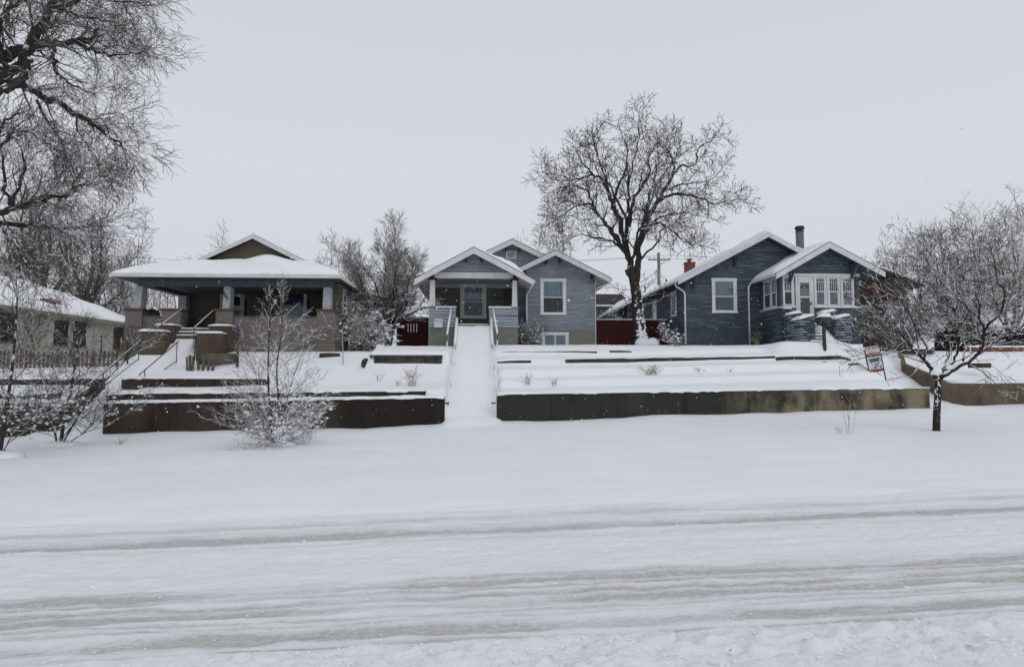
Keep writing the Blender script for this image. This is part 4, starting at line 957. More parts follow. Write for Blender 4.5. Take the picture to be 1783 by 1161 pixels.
    # door
    m = MB(); m.box(d0, d0 + .09, Yp + .02, Yp + .1, F - .1, zh - .002); m.box(d1 - .09, d1, Yp + .02, Yp + .1, F - .1, zh - .002); m.build('door_frame', WHITE, root)
    a, b = d0 + .095, d1 - .095; zA, zB_, zC, zD = hz(543, Yp - .02), hz(515, Yp - .02), hz(512, Yp - .02), hz(488, Yp - .02)
    m = MB(); y0, y1 = Yp + .012, Yp + .06; m.box(a, a + .11, y0, y1, F, zh - .01); m.box(b - .11, b, y0, y1, F, zh - .01); m.box(a + .111, b - .111, y0, y1, F, zA); m.box(a + .111, b - .111, y0, y1, zD, zh - .01); m.box(a + .111, b - .111, y0 + .004, y1, zB_, zC)
    dr = m.build('door', WHITE, root, bevel=.005)
    m = MB(); m.box(a + .111, b - .111, y0 + .03, y0 + .034, zA + .001, zB_ - .001); m.build('door_pane', m_plain('screen_mesh', (.07, .075, .075), .5), dr)
    m = MB(); m.box(a + .111, b - .111, y0 + .03, y0 + .034, zC + .001, zD - .001); m.build('door_pane', m_plain('dim_pale', (.16, .165, .16), .6), dr)
    m = MB(); cx = (a + b) / 2; zf_ = zC + (zD - zC) * .62; rr = (b - a) / 2 - .14
    arc = [(cx + rr * math.cos(t), zf_ + rr * .8 * math.sin(t)) for t in np.linspace(0, math.pi, 12)]; m.prism(arc, y0 + .022, y0 + .029); m.build('fanlight', BLACK, dr)
    m = MB()
    for t in (R(45), R(90), R(135)): m.beam((cx, y0 + .02, zf_), (cx + rr * .95 * math.cos(t), y0 + .02, zf_ + rr * .75 * math.sin(t)), .015, .006)
    m.build('fanlight_bars', WHITE, dr)
    m = MB(); m.box(cx - .13, cx + .12, y0 + .018, y0 + .028, zC + .06, zC + .24); m.build('door_notice', m_plain('paper', (.22, .20, .16), .8), dr)
    m = MB(); m.box(b - .09, b - .05, y0 - .05, y0, zB_ - .35, zB_ - .2); m.build('door_handle', BLACK, dr)
    # porch roof
    Yf = 28.2; Q = H(1444.5, 422, Yf); Lq = H(1351, 477, Yf); Rq = H(1541, 474, Yf); sl = (Q.z - Lq.z) / (Q.x - Lq.x); sr = (Q.z - Rq.z) / (Rq.x - Q.x)
    gq = gable_fn(Q.x, Q.z, sl, sr)
    roof_part(root, Lq.x, Rq.x, Yf, 34.5, gq, .12, NAVYP, lambda X, Y: .20 * (.35 + .65 * sstep(Yf, Yf + .6, Y)) + 0 * X, sn_seed=43, name='porch_roof', inset=.02)
    barge(root, Lq.x, Q.x, Rq.x, Q.z + .015, sl, sr, Yf - .002, .26)
    barge(root, Lq.x - .02, Q.x, Rq.x + .02, Q.z + .045, sl, sr, Yf + .02, .03, .06, m_plain('dark_shingle_edge', 0), 'shingle_edge')
    zb = zc + .041; xa, xb = max(px0, Q.x - (Q.z - .14 - zb) / sl), min(px1, Q.x + (Q.z - .14 - zb) / sr)
    pts = [(xa, zb)]
    if xa == px0: pts.append((xa, Q.z - sl * (Q.x - xa) - .13))
    pts.append((Q.x, Q.z - .13))
    if xb == px1: pts.append((xb, Q.z - sr * (xb - Q.x) - .13))
    pts.append((xb, zb)); m = MB(); m.prism(pts, Yp + .03, Yp + .15); m.build('gable_wall', NAVY, root)
    for px in (1378, 1487): x = hx(px, Yp); knee(x, Q.z - (sl if x < Q.x else sr) * abs(x - Q.x) - .14, Yf + .02, Yp + .03)
    m = MB(); m.tube([(Lq.x - .04, Yf + .03, Lq.z - .05), (Lq.x - .04, 30.9, Lq.z - .05)], .05, 8); m.build('gutter', WHITE, root)
    xd = hx(1306, 30.8); m = MB(); m.tube([(Lq.x - .04, 30.75, Lq.z - .06), (xd, 30.82, Lq.z - .25), (xd, 30.82, E + 1.4)], .05, 8); m.build('downspout', WHITE, root, smooth=True)
    # curved cheek walls of the steps, courses dusted with snow
    def cheek(pa, pb, ztop, y0, y1, tilt, nm, zbase=None):
        xa, xb = hx(pa, y0), hx(pb, y0); m = MB(); n = 10; zt0 = ztop
        m.prism([(xa, G), (xb, G), (xb, zt0 + tilt), (xa, zt0)], y0, y1); o = m.build('stair_cheek', NAVYS, root, bevel=.04)
        snow_cap(o, xa + .01, xb - .01, y0 - .01, y1, zt0 + .002, .13, seed=pa, tilt=tilt / (xb - xa)); return o
    cheek(1376, 1399, hz(546, 28.4), 28.2, 28.78, .10, 'a'); cheek(1393, 1421, hz(555, 27.6), 27.35, 28.19, .22, 'b')
    cheek(1432, 1460, hz(544, 28.4), 28.2, 28.78, .14, 'c'); cheek(1456, 1485, hz(553, 27.6), 27.35, 28.19, .15, 'd')
    n = 8; sx0, sx1 = 14.72, 15.72; y0, y1 = 27.2, Yp
    for k in range(n):
        ya = y0 + (y1 - y0) * k / n; z = E + 1.28 + (F - E - 1.30) * (k + 1) / n; m = MB(); m.box(sx0, sx1, ya, y1 - .001, z - .14, z); st = m.build('step', m_plain('brown_step', (.055, .048, .042), .8), root)
        snow_cap(st, sx0 + .02, sx1 + .02, ya - .02, ya + .24, z + .002, .07, seed=k + 50, name='step_snow')
    # wedge of snow sliding over the right side of the steps
    xs = np.linspace(15.25, 16.9, 24); ys = np.linspace(26.9, 28.15, 16); X, Y = np.meshgrid(xs, ys)
    top = E + 1.28 + .95 * sstep(26.9, 28.2, Y) * (1 - sstep(15.5, 16.9, X)) * 1.0 * sstep(15.2, 15.6, X)
    m = MB(); m.field(xs, ys, top, np.full_like(top, E + 1.0)); m.build('drift_snow', SNOW, root, smooth=True)
    return root
navy_house()
wall_box(1363.5, 1378, 531.5, 538, 28.79, .16, WHITE, 'small white mailbox under the porch sill of the dark blue house', snow=.03)
m = MB(); m.box(hx(1379.5, 28.8), hx(1388, 28.8), 28.76, 28.797, hz(543.5, 28.8), hz(536, 28.8)); o = tag(m.build('meter_box', m_plain('grey_box', (.16, .18, .2), .6), bevel=.006), 'small grey box on the dark blue porch wall beside the white mailbox', 'box')
m = MB(); m.box(hx(1381, 28.8), hx(1386.5, 28.8), 28.75, 28.759, hz(542, 28.8), hz(537.5, 28.8)); m.build('box_lid', STEEL, o)
# post mailbox
Y = 26.8; c = H(1436.3, 556, Y); g = hz(600, Y, 1436)
m = MB(); m.box(c.x - .055, c.x + .055, Y + .05, Y + .16, g - .3, c.z - .12); mbx = m.build('mailbox_post', WOODD)
root = thing('post_mailbox', 'dark mailbox on a wooden post, snow capped, before the dark blue porch steps', 'mailbox', (c.x, Y + .1, g)); mbx.location = Vector(mbx.location) - root.location; mbx.parent = root
m = MB(); m.prism([(c.x - .25, c.z - .12), (c.x + .25, c.z - .12), (c.x + .25, c.z + .04), (c.x + .17, c.z + .13), (c.x - .17, c.z + .13), (c.x - .25, c.z + .04)], Y - .12, Y + .26); b = m.build('mailbox_body', m_plain('dark_bronze', (.045, .045, .042), .5), root, bevel=.01)
snow_cap(b, c.x - .27, c.x + .27, Y - .14, Y + .28, c.z + .10, .16, seed=7)
# rent sign
def rent_sign():
    Y = 25.0; a = H(1506, 605, Y); b = H(1529, 601, Y); c = H(1541, 643, Y); d = H(1515, 643, Y)
    cx = (d + c) / 2; root = thing('rent_sign', 'tilted red and white rent sign on a black wire frame stuck in the snowy bank', 'sign', (cx.x, Y, cx.z - .1))
    u = (b - a).normalized(); w = (b - a).length; ang = math.atan2(u.z, u.x); up = Vector((-math.sin(ang), 0, math.cos(ang))) ; h = 1.02; w = .60
    o0 = (a + b) / 2 - up * h     # bottom centre
    rd = m_plain('sign_red', (.30, .025, .025), .5, .08); wt = m_plain('sign_white', (.62, .63, .65), .5, .04); gr = m_plain('sign_green_grey', (.075, .115, .115), .5, .25, 12)
    def plate(u0, u1, v0, v1, off, mat, nm):
        m = MB(); P_ = lambda p, q, dd: o0 + u * p + up * q + Vector((0, -dd, 0))
        vs = [P_(u0, v0, off), P_(u1, v0, off), P_(u1, v1, off), P_(u0, v1, off), P_(u0, v0, off - .006), P_(u1, v0, off - .006), P_(u1, v1, off - .006), P_(u0, v1, off - .006)]
        m.add(vs, [(0, 1, 2, 3), (7, 6, 5, 4), (0, 4, 5, 1), (1, 5, 6, 2), (2, 6, 7, 3), (3, 7, 4, 0)]); return m.build(nm, mat, root)
    plate(-w / 2, w / 2, 0, h, .012, wt, 'sign_board')
    plate(-w / 2 + .003, w / 2 - .003, .60, .74, .016, rd, 'sign_band'); plate(-w / 2 + .003, w / 2 - .003, .003, .075, .016, rd, 'sign_band')
    plate(-.20, .20, .38, .53, .018, gr, 'sign_logo')
    m = MB()
    for s in (-1, 1): m.beam(o0 + u * s * (w / 2 + .02) - up * .45, o0 + u * s * (w / 2 + .02) + up * (h - .12), .035, .035)
    m.beam(o0 + u * (-w / 2) - up * .02, o0 + u * (w / 2) - up * .02, .03, .03); m.build('sign_frame', BLACK, root)
    def tx(s, size, v, mat, bold=True, uu=0): p = o0 + u * uu + up * v + Vector((0, -.019, 0)); text_mesh(s, size, mat, root, p, (R(90), -ang, 0), .002, 'lettering', bold)
    tx('FOR RENT', .135, .945, rd); tx('FOR RENT', .085, .67, wt)
    gt = m_plain('sign_grey_text', (.28, .28, .31), .6)
    for v, n_ in ((.855, .42), (.80, .36), (.31, .3), (.26, .34), (.17, .26)):
        plate(-n_ / 2, n_ / 2, v - .008, v + .008, .0175, gt, 'sign_text_line')
    plate(.17, .25, .12, .19, .0175, gr, 'sign_badge')
rent_sign()

# ================================================================ other houses
CREAM = m_plain('cream_stucco', (.44, .43, .385), .9, .08, 3, .3)
def cream_house():
    X = -22.6; y0, y1 = 26.5, 43; ze = E + 3.1
    root = thing('cream_house', 'cream stucco house with broad snowy roof and dark windows, behind the picket fence', 'house', (X - 3, 35, E + .4))
    m = MB(); m.box(X - 8, X, y0, y1, E - .1, ze); m.build('house_wall', CREAM, root)
    s = .36; fn = lambda Xx, Yy: ze + .03 - s * (Xx - X - .6) + 0 * Yy
    roof_part(root, X - 7.5, X + .6, y0 - .5, y1 + .6, fn, .14, m_plain('tan_trim', (.24, .21, .16), .8), lambda Xx, Yy: .2 + 0 * Xx, sn_seed=71)
    DW = m_plain('dark_wood_frame', (.05, .032, .022), .7)
    for a, b in ((30.95, 31.95), (34.6, 36.0), (36.5, 37.6), (40.4, 41.5)): window(root, a, b, E + 1.55, E + 2.75, X, 'right', cw=.14, frame=DW, sillsnow=False, cols=1, pane=DARKIN)  # opaque dark panes: reflection of dark surroundings put into their colour
    m = MB(); m.box(X - 1.0, X - .4, 35.2, 36.0, ze, ze + .95); m.build('brick_chimney', BRICKM, root)
    m = MB(); m.box(X + .002, X + .5, 33.7, 34.1, E, ze - .3); m.build('buttress', CREAM, root)
    return root
cream_house()
def plum_house():
    Y = 60; root = thing('plum_roofed_house', 'distant house with a plum grey roof between the pale blue and dark blue houses', 'house', (hx(1075, Y), Y + 4, E + 1.6))
    a, b = hx(1035, Y), hx(1100, Y); zr = hz(512, Y, 1075); ze = hz(531, Y, 1075)
    PR = m_plain('plum_shingle', (.075, .062, .068), .9, .15, 3); PW = m_plain('plum_wall', (.10, .095, .10), .9)
    m = MB(); m.prism([(a - 1.5, ze), (b + .3, ze), (hx(1083, Y), zr), (a - .2, zr)], Y, Y + 8); m.build('roof', PR, root)
    m = MB(); m.box(a - 1.3, b, Y + .3, Y + 7.5, E + 1, ze - .001); m.build('house_wall', PW, root)
    m = MB(); m.box(a - 1.6, b + .35, Y - .1, Y - .002, ze - .15, ze + .02); m.build('gutter', WHITE, root)
    window(root, hx(1062, Y), hx(1082, Y), hz(548, Y), hz(538, Y), Y + .3, cw=.15, double=False, sillsnow=True)
plum_house()
def olive_house():
    Y = 40.0; OL = m_siding('olive_siding', (.055, .048, .030), .14, 0); RT = m_plain('brick_red_trim', (.13, .035, .025), .8)
    root = thing('olive_house', 'dark olive house with red trim behind the dark blue porch, at the right', 'house', (hx(1570, Y), Y + 4, E + 1.6))
    x0 = hx(1470, Y); x1 = hx(1585, Y); ze = hz(496, Y, 1540)
    m = MB(); m.box(x0, x1, Y, Y + 10, E + .8, ze); m.build('house_wall', OL, root)
    px_ = (x0 + x1) / 2; zp = ze + 1.0
    g = gable_fn(px_, zp, .36); roof_part(root, x0 - .7, x1 + .7, Y - .7, Y + 10.5, g, .15, BRN, lambda X_, Y_: .2 + 0 * X_, sn_seed=77)
    m = MB(); m.prism([(x0, ze + .001), (x1, ze + .001), (x1, zp - .36 * (x1 - px_) - .16), (px_, zp - .17), (x0, zp - .36 * (px_ - x0) - .16)], Y, Y + .2); m.build('gable_wall', OL, root)
    m = MB(); m.box(x0 - .1, x1 + .1, Y - .06, Y - .002, ze - .45, ze - .3); m.build('trim_board', RT, root)
    window(root, hx(1530, Y), hx(1541, Y), hz(528, Y), hz(508, Y), Y, cw=.1, frame=RT, sillsnow=False)
    yq = 38.6; a, b = hx(1504, yq), hx(1536, yq); zc, zt_ = hz(543, yq, 1520), hz(530, yq, 1520)
    m = MB(); m.prism([(a, zc), (b, zc), ((a + b) / 2 - .1, zt_), (a, zt_ - .05)], yq, Y - .07); cn = m.build('entry_canopy', m_plain('grey_snowy_shingle', (.30, .30, .31), .9, .2), root)
    m = MB(); m.box(a, b, yq - .04, yq - .001, zc - .1, zc + .005); m.build('canopy_fascia', RT, cn)
    for xx in (a + .1, b - .1): m = MB(); m.box(xx - .05, xx + .05, yq + .02, yq + .12, E + .9, zc - .101); m.build('canopy_post', RT, cn)
olive_house()

# ================================================================ fences and walls
def board_fence(px0, px1, Y, pyt, label, slits=(), ledge=True, seed=1):
    x0, x1 = hx(px0, Y), hx(px1, Y); zt = hz(pyt, Y, (px0 + px1) / 2); g = E + .95; r = random.Random(seed)
    root = thing('board_fence', label, 'fence', ((x0 + x1) / 2, Y, g + .3), 'dark red board fences between the houses')
    n = int((x1 - x0) / .145); w = (x1 - x0) / n
    RF = m_plain('dark_red_fence', (.060, .010, .010), .75, .3, 5, .3, (6, 1, .5))
    m = MB()
    for i in range(n):
        a = x0 + i * w; j = r.uniform(-.012, .012); d = r.uniform(0, .008); gap = .0006
        if any(abs((a + w / 2) - hx(s, Y)) < w / 2 for s in slits): m.box(a + gap, a + w - gap, Y + d, Y + .022 + d, g, zt - .75 + j); m.box(a + gap, a + w - .014, Y + d, Y + .022 + d, zt - .75 + j, zt - .25 + j); m.box(a + gap, a + w - gap, Y + d, Y + .022 + d, zt - .25 + j, zt + j)
        else: m.box(a + gap, a + w - gap, Y + d, Y + .022 + d, g, zt + j)
    m.build('fence_boards', RF, root)
    m = MB()
    for z in (g + .6, zt - .3): m.box(x0, x1, Y + .035, Y + .075, z, z + .09)
    m.build('fence_rail', RF, root)
    k = max(1, int((x1 - x0) / 2.4))
    for i in range(k + 1): xx = x0 + .05 + (x1 - x0 - .1) * i / k; m = MB(); m.box(xx - .045, xx + .045, Y + .08, Y + .17, g, zt + .02); m.build('fence_post', RF, root)
    snow_cap(root, x0, x1, Y - .02, Y + .1, zt + .012, .06, seed, 'fence_snow')
board_fence(690, 746, 33.4, 553.5, 'short dark red board fence with pale slits left of the pale blue house', (708, 712, 716, 721), seed=4)
board_fence(1038, 1172, 34.0, 557.5, 'long dark red board fence between the two blue houses, behind the tree trunk', seed=5)
def picket_fence():
    r = random.Random(12); a = Vector((-23.6, 27.4, 0)); b = Vector((hx(222, 28.4), 28.4, 0)); n = 50
    root = thing('picket_fence', 'weathered picket fence with a few gaps along the yard of the cream house', 'fence', ((a.x + b.x) / 2, 27.9, E + .3))
    PF = m_plain('weathered_picket', (.12, .10, .085), .9, .35, 6, .3, (3, 1, .4))
    base = lambda x: tz(x, 27.9) if x < -15.6 else E + .85
    for i in range(n):
        t = (i + .5) / n; p = a.lerp(b, t)
        if 17 < i < 20 or i == 33: continue
        zb = base(p.x) + .02; h = .78 + r.uniform(-.04, .04); w = .055; dx = r.uniform(-.015, .015)
        m = MB(); m.prism([(p.x - w, zb), (p.x + w, zb), (p.x + w + dx, zb + h - .1), (p.x + dx, zb + h), (p.x - w + dx, zb + h - .1)], p.y, p.y + .022); m.build('picket', PF, root)
    m = MB()
    for h in (.2, .55):
        seg = [a.lerp(b, i / 16) for i in range(17)]
        for p, q in zip(seg, seg[1:]): m.beam((p.x, p.y + .045, base(p.x) + h), (q.x, q.y + .045, base(q.x) + h), .035, .07)
    m.build('fence_rail', PF, root)
    for i in range(7): p = a.lerp(b, i / 6); m = MB(); m.box(p.x - .045, p.x + .045, p.y + .07, p.y + .15, base(p.x) - .3, base(p.x) + .85); m.build('fence_post', PF, root)
picket_fence()
m = MB(); Y = 29.5; m.box(hx(1683, Y), 31, Y, Y + .25, E + .5, hz(604.5, Y, 1700)); o = tag(m.build('brick_wall', m_plain('red_brick_wall', (.16, .065, .045), .9, .25, 9)), 'low reddish brick wall below the snowy hedge at the far right', 'wall'); snow_cap(o, hx(1683, Y), 31, Y - .02, Y + .27, hz(604.5, Y, 1700) + .001, .09, 3, 'wall_snow')
m = MB(); Y = 33; a = H(1504, 599, Y); b = H(1553, 591, Y); m.prism([(a.x, a.z - .3), (b.x, a.z - .3), (b.x, b.z), (a.x, a.z + .02)], Y, Y + .2); tag(m.build('garden_wall', TAN), 'low tan wall sloping up just right of the dark blue porch', 'wall')
def rkerb(px0, px1, Y, dz, label):
    kerb(px0, px1, Y, dz, label, px0, 'edgings in the yard at the far right')
m = MB(); Y = 24.6; a = H(1690, 636, Y); b = H(1726, 634, Y); m.box(a.x, b.x, Y, Y + .15, a.z - .1, a.z + .09); tag(m.build('terrace_edging', WOODD), 'dark edging in the far right yard, behind the fork of the small tree', 'edging')
m = MB(); Y = 27.2; a = H(1570, 609, Y); b = H(1626, 611, Y); m.box(a.x, b.x, Y, Y + .15, a.z - .2, a.z + .04); tag(m.build('terrace_edging', WOODD), 'thin dark edging at the head of the side path at the right', 'edging')
# utility pole and wires
Y = 62.0; x = hx(1147, Y, 460); zt = hz(440, Y, 1147); UP = m_plain('hazed_pole_wood', (.21, .205, .20), .9, .2)  # pole wood lightened: the haze is put into its colour
root = thing('utility_pole', 'distant wooden utility pole with a crossarm behind the big bare tree', 'utility pole', (x, Y, E + 1.5))
m = MB(); m.tube([(x, Y, E + 1.4), (x, Y, zt)], [.19, .14], 10); m.build('pole', UP, root)
m = MB(); m.beam((x - 1.1, Y - .15, zt - .75), (x + 1.1, Y - .15, zt - .75), .12, .12); ca = m.build('crossarm', UP, root)
for k in (-1, -.5, .5, 1): m = MB(); m.tube([(x + k, Y - .15, zt - .69), (x + k, Y - .15, zt - .5)], [.05, .035], 8); m.build('insulator', m_plain('grey_porcelain', (.25, .25, .26), .4), ca)
for i, (k, lab) in enumerate(((-1, 'lowest of the faint power lines behind the dark blue house'), (1, 'highest of the faint power lines behind the dark blue house'))):
    for_z = zt - .5 + i * .25; m = MB(); pts = [(x + k + t * 60, Y + t * -6, for_z + .3 * t - 1.2 * math.sin(math.pi * min(t, 1))) for t in np.linspace(0, 1, 14)]
    pts0 = [(x + k - t * 60, Y + t * 2, for_z - 1.2 * math.sin(math.pi * t)) for t in np.linspace(1, 0, 14)][:-1]
    m.tube(pts0 + pts, .014, 4); tag(m.build('power_line', STEEL), lab, 'wire')
# ================================================================ bare trees and bushes
class Tree:
    def __init__(s, seed): s.r = random.Random(seed); s.limb = MB(); s.twig = MB(); s.snow = MB()
    def rv(s): r = s.r; return Vector((r.gauss(0, 1), r.gauss(0, 1), r.gauss(0, 1)))
    def put(s, pts, rad, lvl, P):
        thick = rad[0] > P['split']
        (s.limb if thick else s.twig).tube(pts, rad, 9 if rad[0] > .12 else (6 if thick else (4 if rad[0] > .014 else 3)), cap=thick)
        if P.get('snowmin') and rad[0] > P['snowmin']:
            # snow riding on the upper side of limbs that are not steep
            run = []; rr = []; k = P.get('snowk', .62)
            def flush():
                if len(run) > 1: s.snow.tube(run, [rr[0] * .3] + rr[1:-1] + [rr[-1] * .3] if len(run) > 2 else rr, 5)
                run.clear(); rr.clear()
            for a, b, r0 in zip(pts, pts[1:], rad):
                d = (b - a).normalized()
                if abs(d.z) < P.get('steep', .8) and s.r.random() < P.get('snowp', .85):
                    h = (1 - abs(d.z) * .7); o = Vector((0, 0, r0 * .62 * h))
                    if not run: run.append(a + o); rr.append(r0 * k * h)
                    run.append(b + o); rr.append(r0 * k * h * s.r.uniform(.75, 1.15))
                else: flush()
            flush()
    def grow(s, p, d, L, rad, lvl, P):
        r = s.r; n = P['seg'][lvl]; sl = L / n; pts = [p.copy()]; rads = [rad]; d = d.normalized(); rmin = P['rmin']
        zig = 1; side = s.rv().cross(d).normalized()
        for i in range(n):
            d = (d + s.rv() * P['wob'][lvl] + side * zig * P['zig'] + Vector((0, 0, P['trop'][lvl]))).normalized(); zig = -zig
            p = p + d * sl * r.uniform(.8, 1.2); pts.append(p.copy()); rads.append(max(rmin, rad * (1 - (1 - P['taper']) * (i + 1) / n)))
        s.put(pts, rads, lvl, P)
        s.kids(pts, rads, L, lvl, P)
    def kids(s, pts, rads, L, lvl, P, n=None, t0=None):
        if lvl >= P['max']: return
        r = s.r; n = n or P['n'][lvl]; n = max(1, int(n * r.uniform(.8, 1.2))); t0 = P['t0'][lvl] if t0 is None else t0; m = len(pts) - 1; az = r.uniform(0, 6.28)
        for k in range(n):
            t = t0 + (1 - t0) * (k + r.random()) / n; f = min(t * m, m - 1e-3); i = int(f); q = pts[i].lerp(pts[i + 1], f - i)
            ax = (pts[i + 1] - pts[i]).normalized(); az += 2.4 + r.uniform(-.5, .5)
            u = ax.cross(Vector((0.01, 0.02, 1)) if abs(ax.z) < .95 else Vector((1, 0, 0))).normalized(); v = ax.cross(u)
            ang = P['ang'][lvl] * r.uniform(.7, 1.25); o = u * math.cos(az) + v * math.sin(az)
            if P.get('noback') is not None and o.y > P['noback'] and r.random() < .4: o = -o
            dd = ax * math.cos(ang) + o * math.sin(ang)
            rr = max(P['rmin'], rads[i] * P['rr'] * r.uniform(.75, 1.05)); s.grow(q, dd, P['len'][lvl + 1] * r.uniform(.6, 1.2) * (1 - .35 * t), min(rr, P['rmax'][lvl + 1]), lvl + 1, P)
    def limbp(s, pts, r0, r1, P, lvl=0, n=8, t0=.15, smooth=4, jit=.03):
        q = cat_smooth(pts, smooth); m = len(q) - 1
        q = [v + s.rv() * (jit if 0 < i < m else 0) for i, v in enumerate(q)]
        rads = [r0 + (r1 - r0) * (i / m) ** .8 for i in range(m + 1)]
        s.put(q, rads, lvl, P); s.kids(q, rads, 0, lvl, P, n, t0); return q, rads
    def build(s, name, label, cat, base, bark, twigm, group=None, extra=None):
        root = thing(name, label, cat, base, group)
        if s.limb.v: s.limb.build('trunk', bark, root, smooth=True)
        if s.twig.v: s.twig.build('crown' if cat == 'tree' else 'branches', twigm, root, smooth=False)
        if s.snow.v: s.snow.build('branch_snow', SNOW, root, smooth=True)['kind'] = 'stuff'
        return root
BARK = m_bark('dark_bark', (.045, .038, .033), .22, .55)
BARKW = m_bark('snowy_bark', (.05, .042, .036), .5, .35)
BARKP = m_bark('pale_bark', (.10, .09, .08), .4, .4)
TW_D = m_bark('dark_twig', (.115, .10, .088), .30, .5, True)
TW_M = m_bark('frosted_hazy_twig', (.20, .18, .16), .46, .45, True)  # frost; on the distant trees this paleness also stands for haze
TW_W = m_bark('snowy_twig', (.085, .075, .066), .55, .35, True)
TW_B = m_bark('brown_twig', (.17, .14, .12), .30, .5, True)  # brown lightened to stand for haze on the trees behind the street tree

# ---- the big bare tree in the gap between the pale blue and dark blue houses
def big_tree():
    Y = 32.2
    P = dict(seg=[6, 6, 4, 2], wob=[.10, .10, .12, .12], zig=.10, trop=[.02, .03, .03, .02], taper=.35, max=3, n=[9, 6, 4, 0], t0=[.15, .12, .12, 0],
             ang=[.8, .85, .8, .8], len=[3, 1.35, .8, .42], rr=.55, rmin=.010, rmax=[.3, .05, .024, .014], split=.034, snowmin=.013, snowk=.85, steep=.93, snowp=.92)
    T = Tree(11)
    def Z(x, y, dy=0): return H(900 + x / 2.638, 160 + y / 2.638, Y + dy)
    base = Z(568, 1165); base.z = tz(base.x, Y) - .1
    tr = [base, Z(556, 1050), Z(550, 950), Z(540, 880), Z(524, 800)]
    q = cat_smooth(tr, 4); T.limb.tube(q, [.36, .33, .31, .30, .29, .285, .28, .275, .27, .265, .26, .25, .25, .25, .25, .24, .22][:len(q)], 12)
    T.limb.tube([Z(530, 850), Z(512, 832), Z(505, 815)], [.16, .15, .13], 10)     # sawn stub
    L = [  # points (zoom px, depth), r0, r1
        ([(540, 870, 0), (520, 780, 0), (495, 690, .1), (470, 590, .3), (436, 510, .5), (412, 440, .8), (411, 398, .9)], .19, .09, 6),
        ([(495, 690, .1), (508, 600, .4), (514, 520, .8), (512, 440, 1.2), (508, 330, 1.4)], .13, .04, 12),
        ([(512, 620, .2), (535, 500, -.4), (570, 440, -.8), (605, 380, -1.1), (608, 300, -1.3), (640, 230, -1.4)], .11, .02, 15),
        ([(548, 870, 0), (556, 780, -.2), (562, 690, -.3), (590, 600, -.1), (630, 530, .3), (672, 460, .6), (715, 385, .8)], .18, .08, 9),
        ([(715, 385, .8), (745, 345, .9), (820, 330, 1.2), (832, 270, 1.4), (890, 222, 1.7), (958, 192, 1.9)], .075, .014, 16),
        ([(715, 385, .8), (720, 330, .4), (700, 280, .2), (695, 190, -.1)], .07, .014, 12),
        ([(640, 515, .3), (690, 478, -.6), (760, 470, -1.0), (830, 482, -1.4), (900, 515, -1.6), (985, 500, -1.9), (1062, 492, -2.1)], .10, .014, 22),
        ([(672, 460, .6), (740, 430, 1.6), (820, 420, 2.3), (900, 400, 3.0), (945, 340, 3.4)], .07, .014, 16),
        ([(411, 440, .8), (385, 395, .6), (348, 380, .3), (322, 352, .1), (290, 300, -.2), (260, 250, -.3)], .09, .016, 15),
        ([(348, 382, .3), (300, 392, .2), (240, 410, 0), (170, 400, -.3), (110, 350, -.5)], .065, .013, 15),
        ([(436, 510, .5), (470, 430, 0), (500, 350, -.4), (505, 260, -.7), (470, 160, -.9)], .085, .015, 15),
        ([(514, 430, 1.2), (540, 300, 1.0), (560, 230, .8), (558, 140, .7), (572, 60, .6)], .055, .012, 13),
        ([(500, 740, 0), (455, 665, -.5), (395, 590, -1.0), (350, 520, -1.4), (322, 455, -1.8), (250, 430, -2.3), (180, 470, -2.8)], .12, .016, 18),
        ([(350, 520, -1.4), (280, 520, -2.0), (220, 560, -2.5), (165, 600, -2.9)], .06, .013, 12),
        ([(505, 755, 0), (470, 710, .4), (430, 684, .9), (350, 664, 1.5), (282, 660, 2.0), (205, 690, 2.4)], .10, .014, 15),
        ([(470, 700, .4), (400, 600, 1.8), (340, 540, 2.6), (240, 500, 3.4), (160, 520, 3.8)], .07, .013, 14),
        ([(562, 710, -.3), (590, 640, -.8), (635, 602, -1.2), (685, 618, -1.6), (740, 660, -2.0), (800, 700, -2.3), (850, 705, -2.4)], .09, .012, 17),
        ([(562, 690, -.3), (640, 590, 1.2), (720, 560, 2.0), (800, 560, 2.7), (880, 580, 3.2)], .08, .012, 16),
        ([(590, 600, 0), (600, 500, 1.4), (630, 400, 2.6), (650, 300, 3.2), (640, 180, 3.4)], .08, .013, 15),
        ([(508, 600, .4), (460, 500, -1.4), (400, 380, -2.6), (370, 280, -3.2), (350, 190, -3.4)], .08, .013, 15),
        ([(556, 780, -.2), (640, 700, -.9), (660, 640, -1.5), (720, 600, -2.6), (790, 520, -3.4)], .06, .012, 13),
        ([(520, 780, 0), (560, 650, -1.5), (610, 520, -2.6), (670, 380, -3.4), (760, 260, -3.9)], .08, .012, 14),
    ]
    for pts, r0, r1, n in L:
        T.limbp([Z(*p) for p in pts], r0, r1, P, 0, n, .22, 4, .035)
    # low shoots off the trunk
    P2 = dict(P, len=[3, 1.3, .7, .4], n=[0, 5, 4, 0], max=3)
    for k in range(9):
        t = k / 9; p = Z(555 - 8 * t, 1010 - 150 * t); s_ = 1 if k % 3 else -1
        T.grow(p + Vector((s_ * .2, 0, 0)), Vector((s_ * .8, T.r.uniform(-.5, .5), T.r.uniform(0, .7))), T.r.uniform(1.1, 2.2), .02, 1, P2)
    # packed snow on the weather side of the trunk
    for k in range(120):
        t = T.r.random() ** 1.6; z = base.z + .1 + t * 3.4; a = T.r.uniform(-1.5, .9) - .7
        cxx = base.x + (Z(550, 950).x - base.x) * min(1, (z - base.z) / 2.2); rr = .31 - .03 * t
        T.snow.blob((cxx + math.cos(a) * rr, Y + math.sin(a) * rr, z), .11 * (1.1 - t) * T.r.uniform(.5, 1.2), .05, .075 * (1.2 - t) * T.r.uniform(.5, 1.3), T.r, 7, 5, .4)
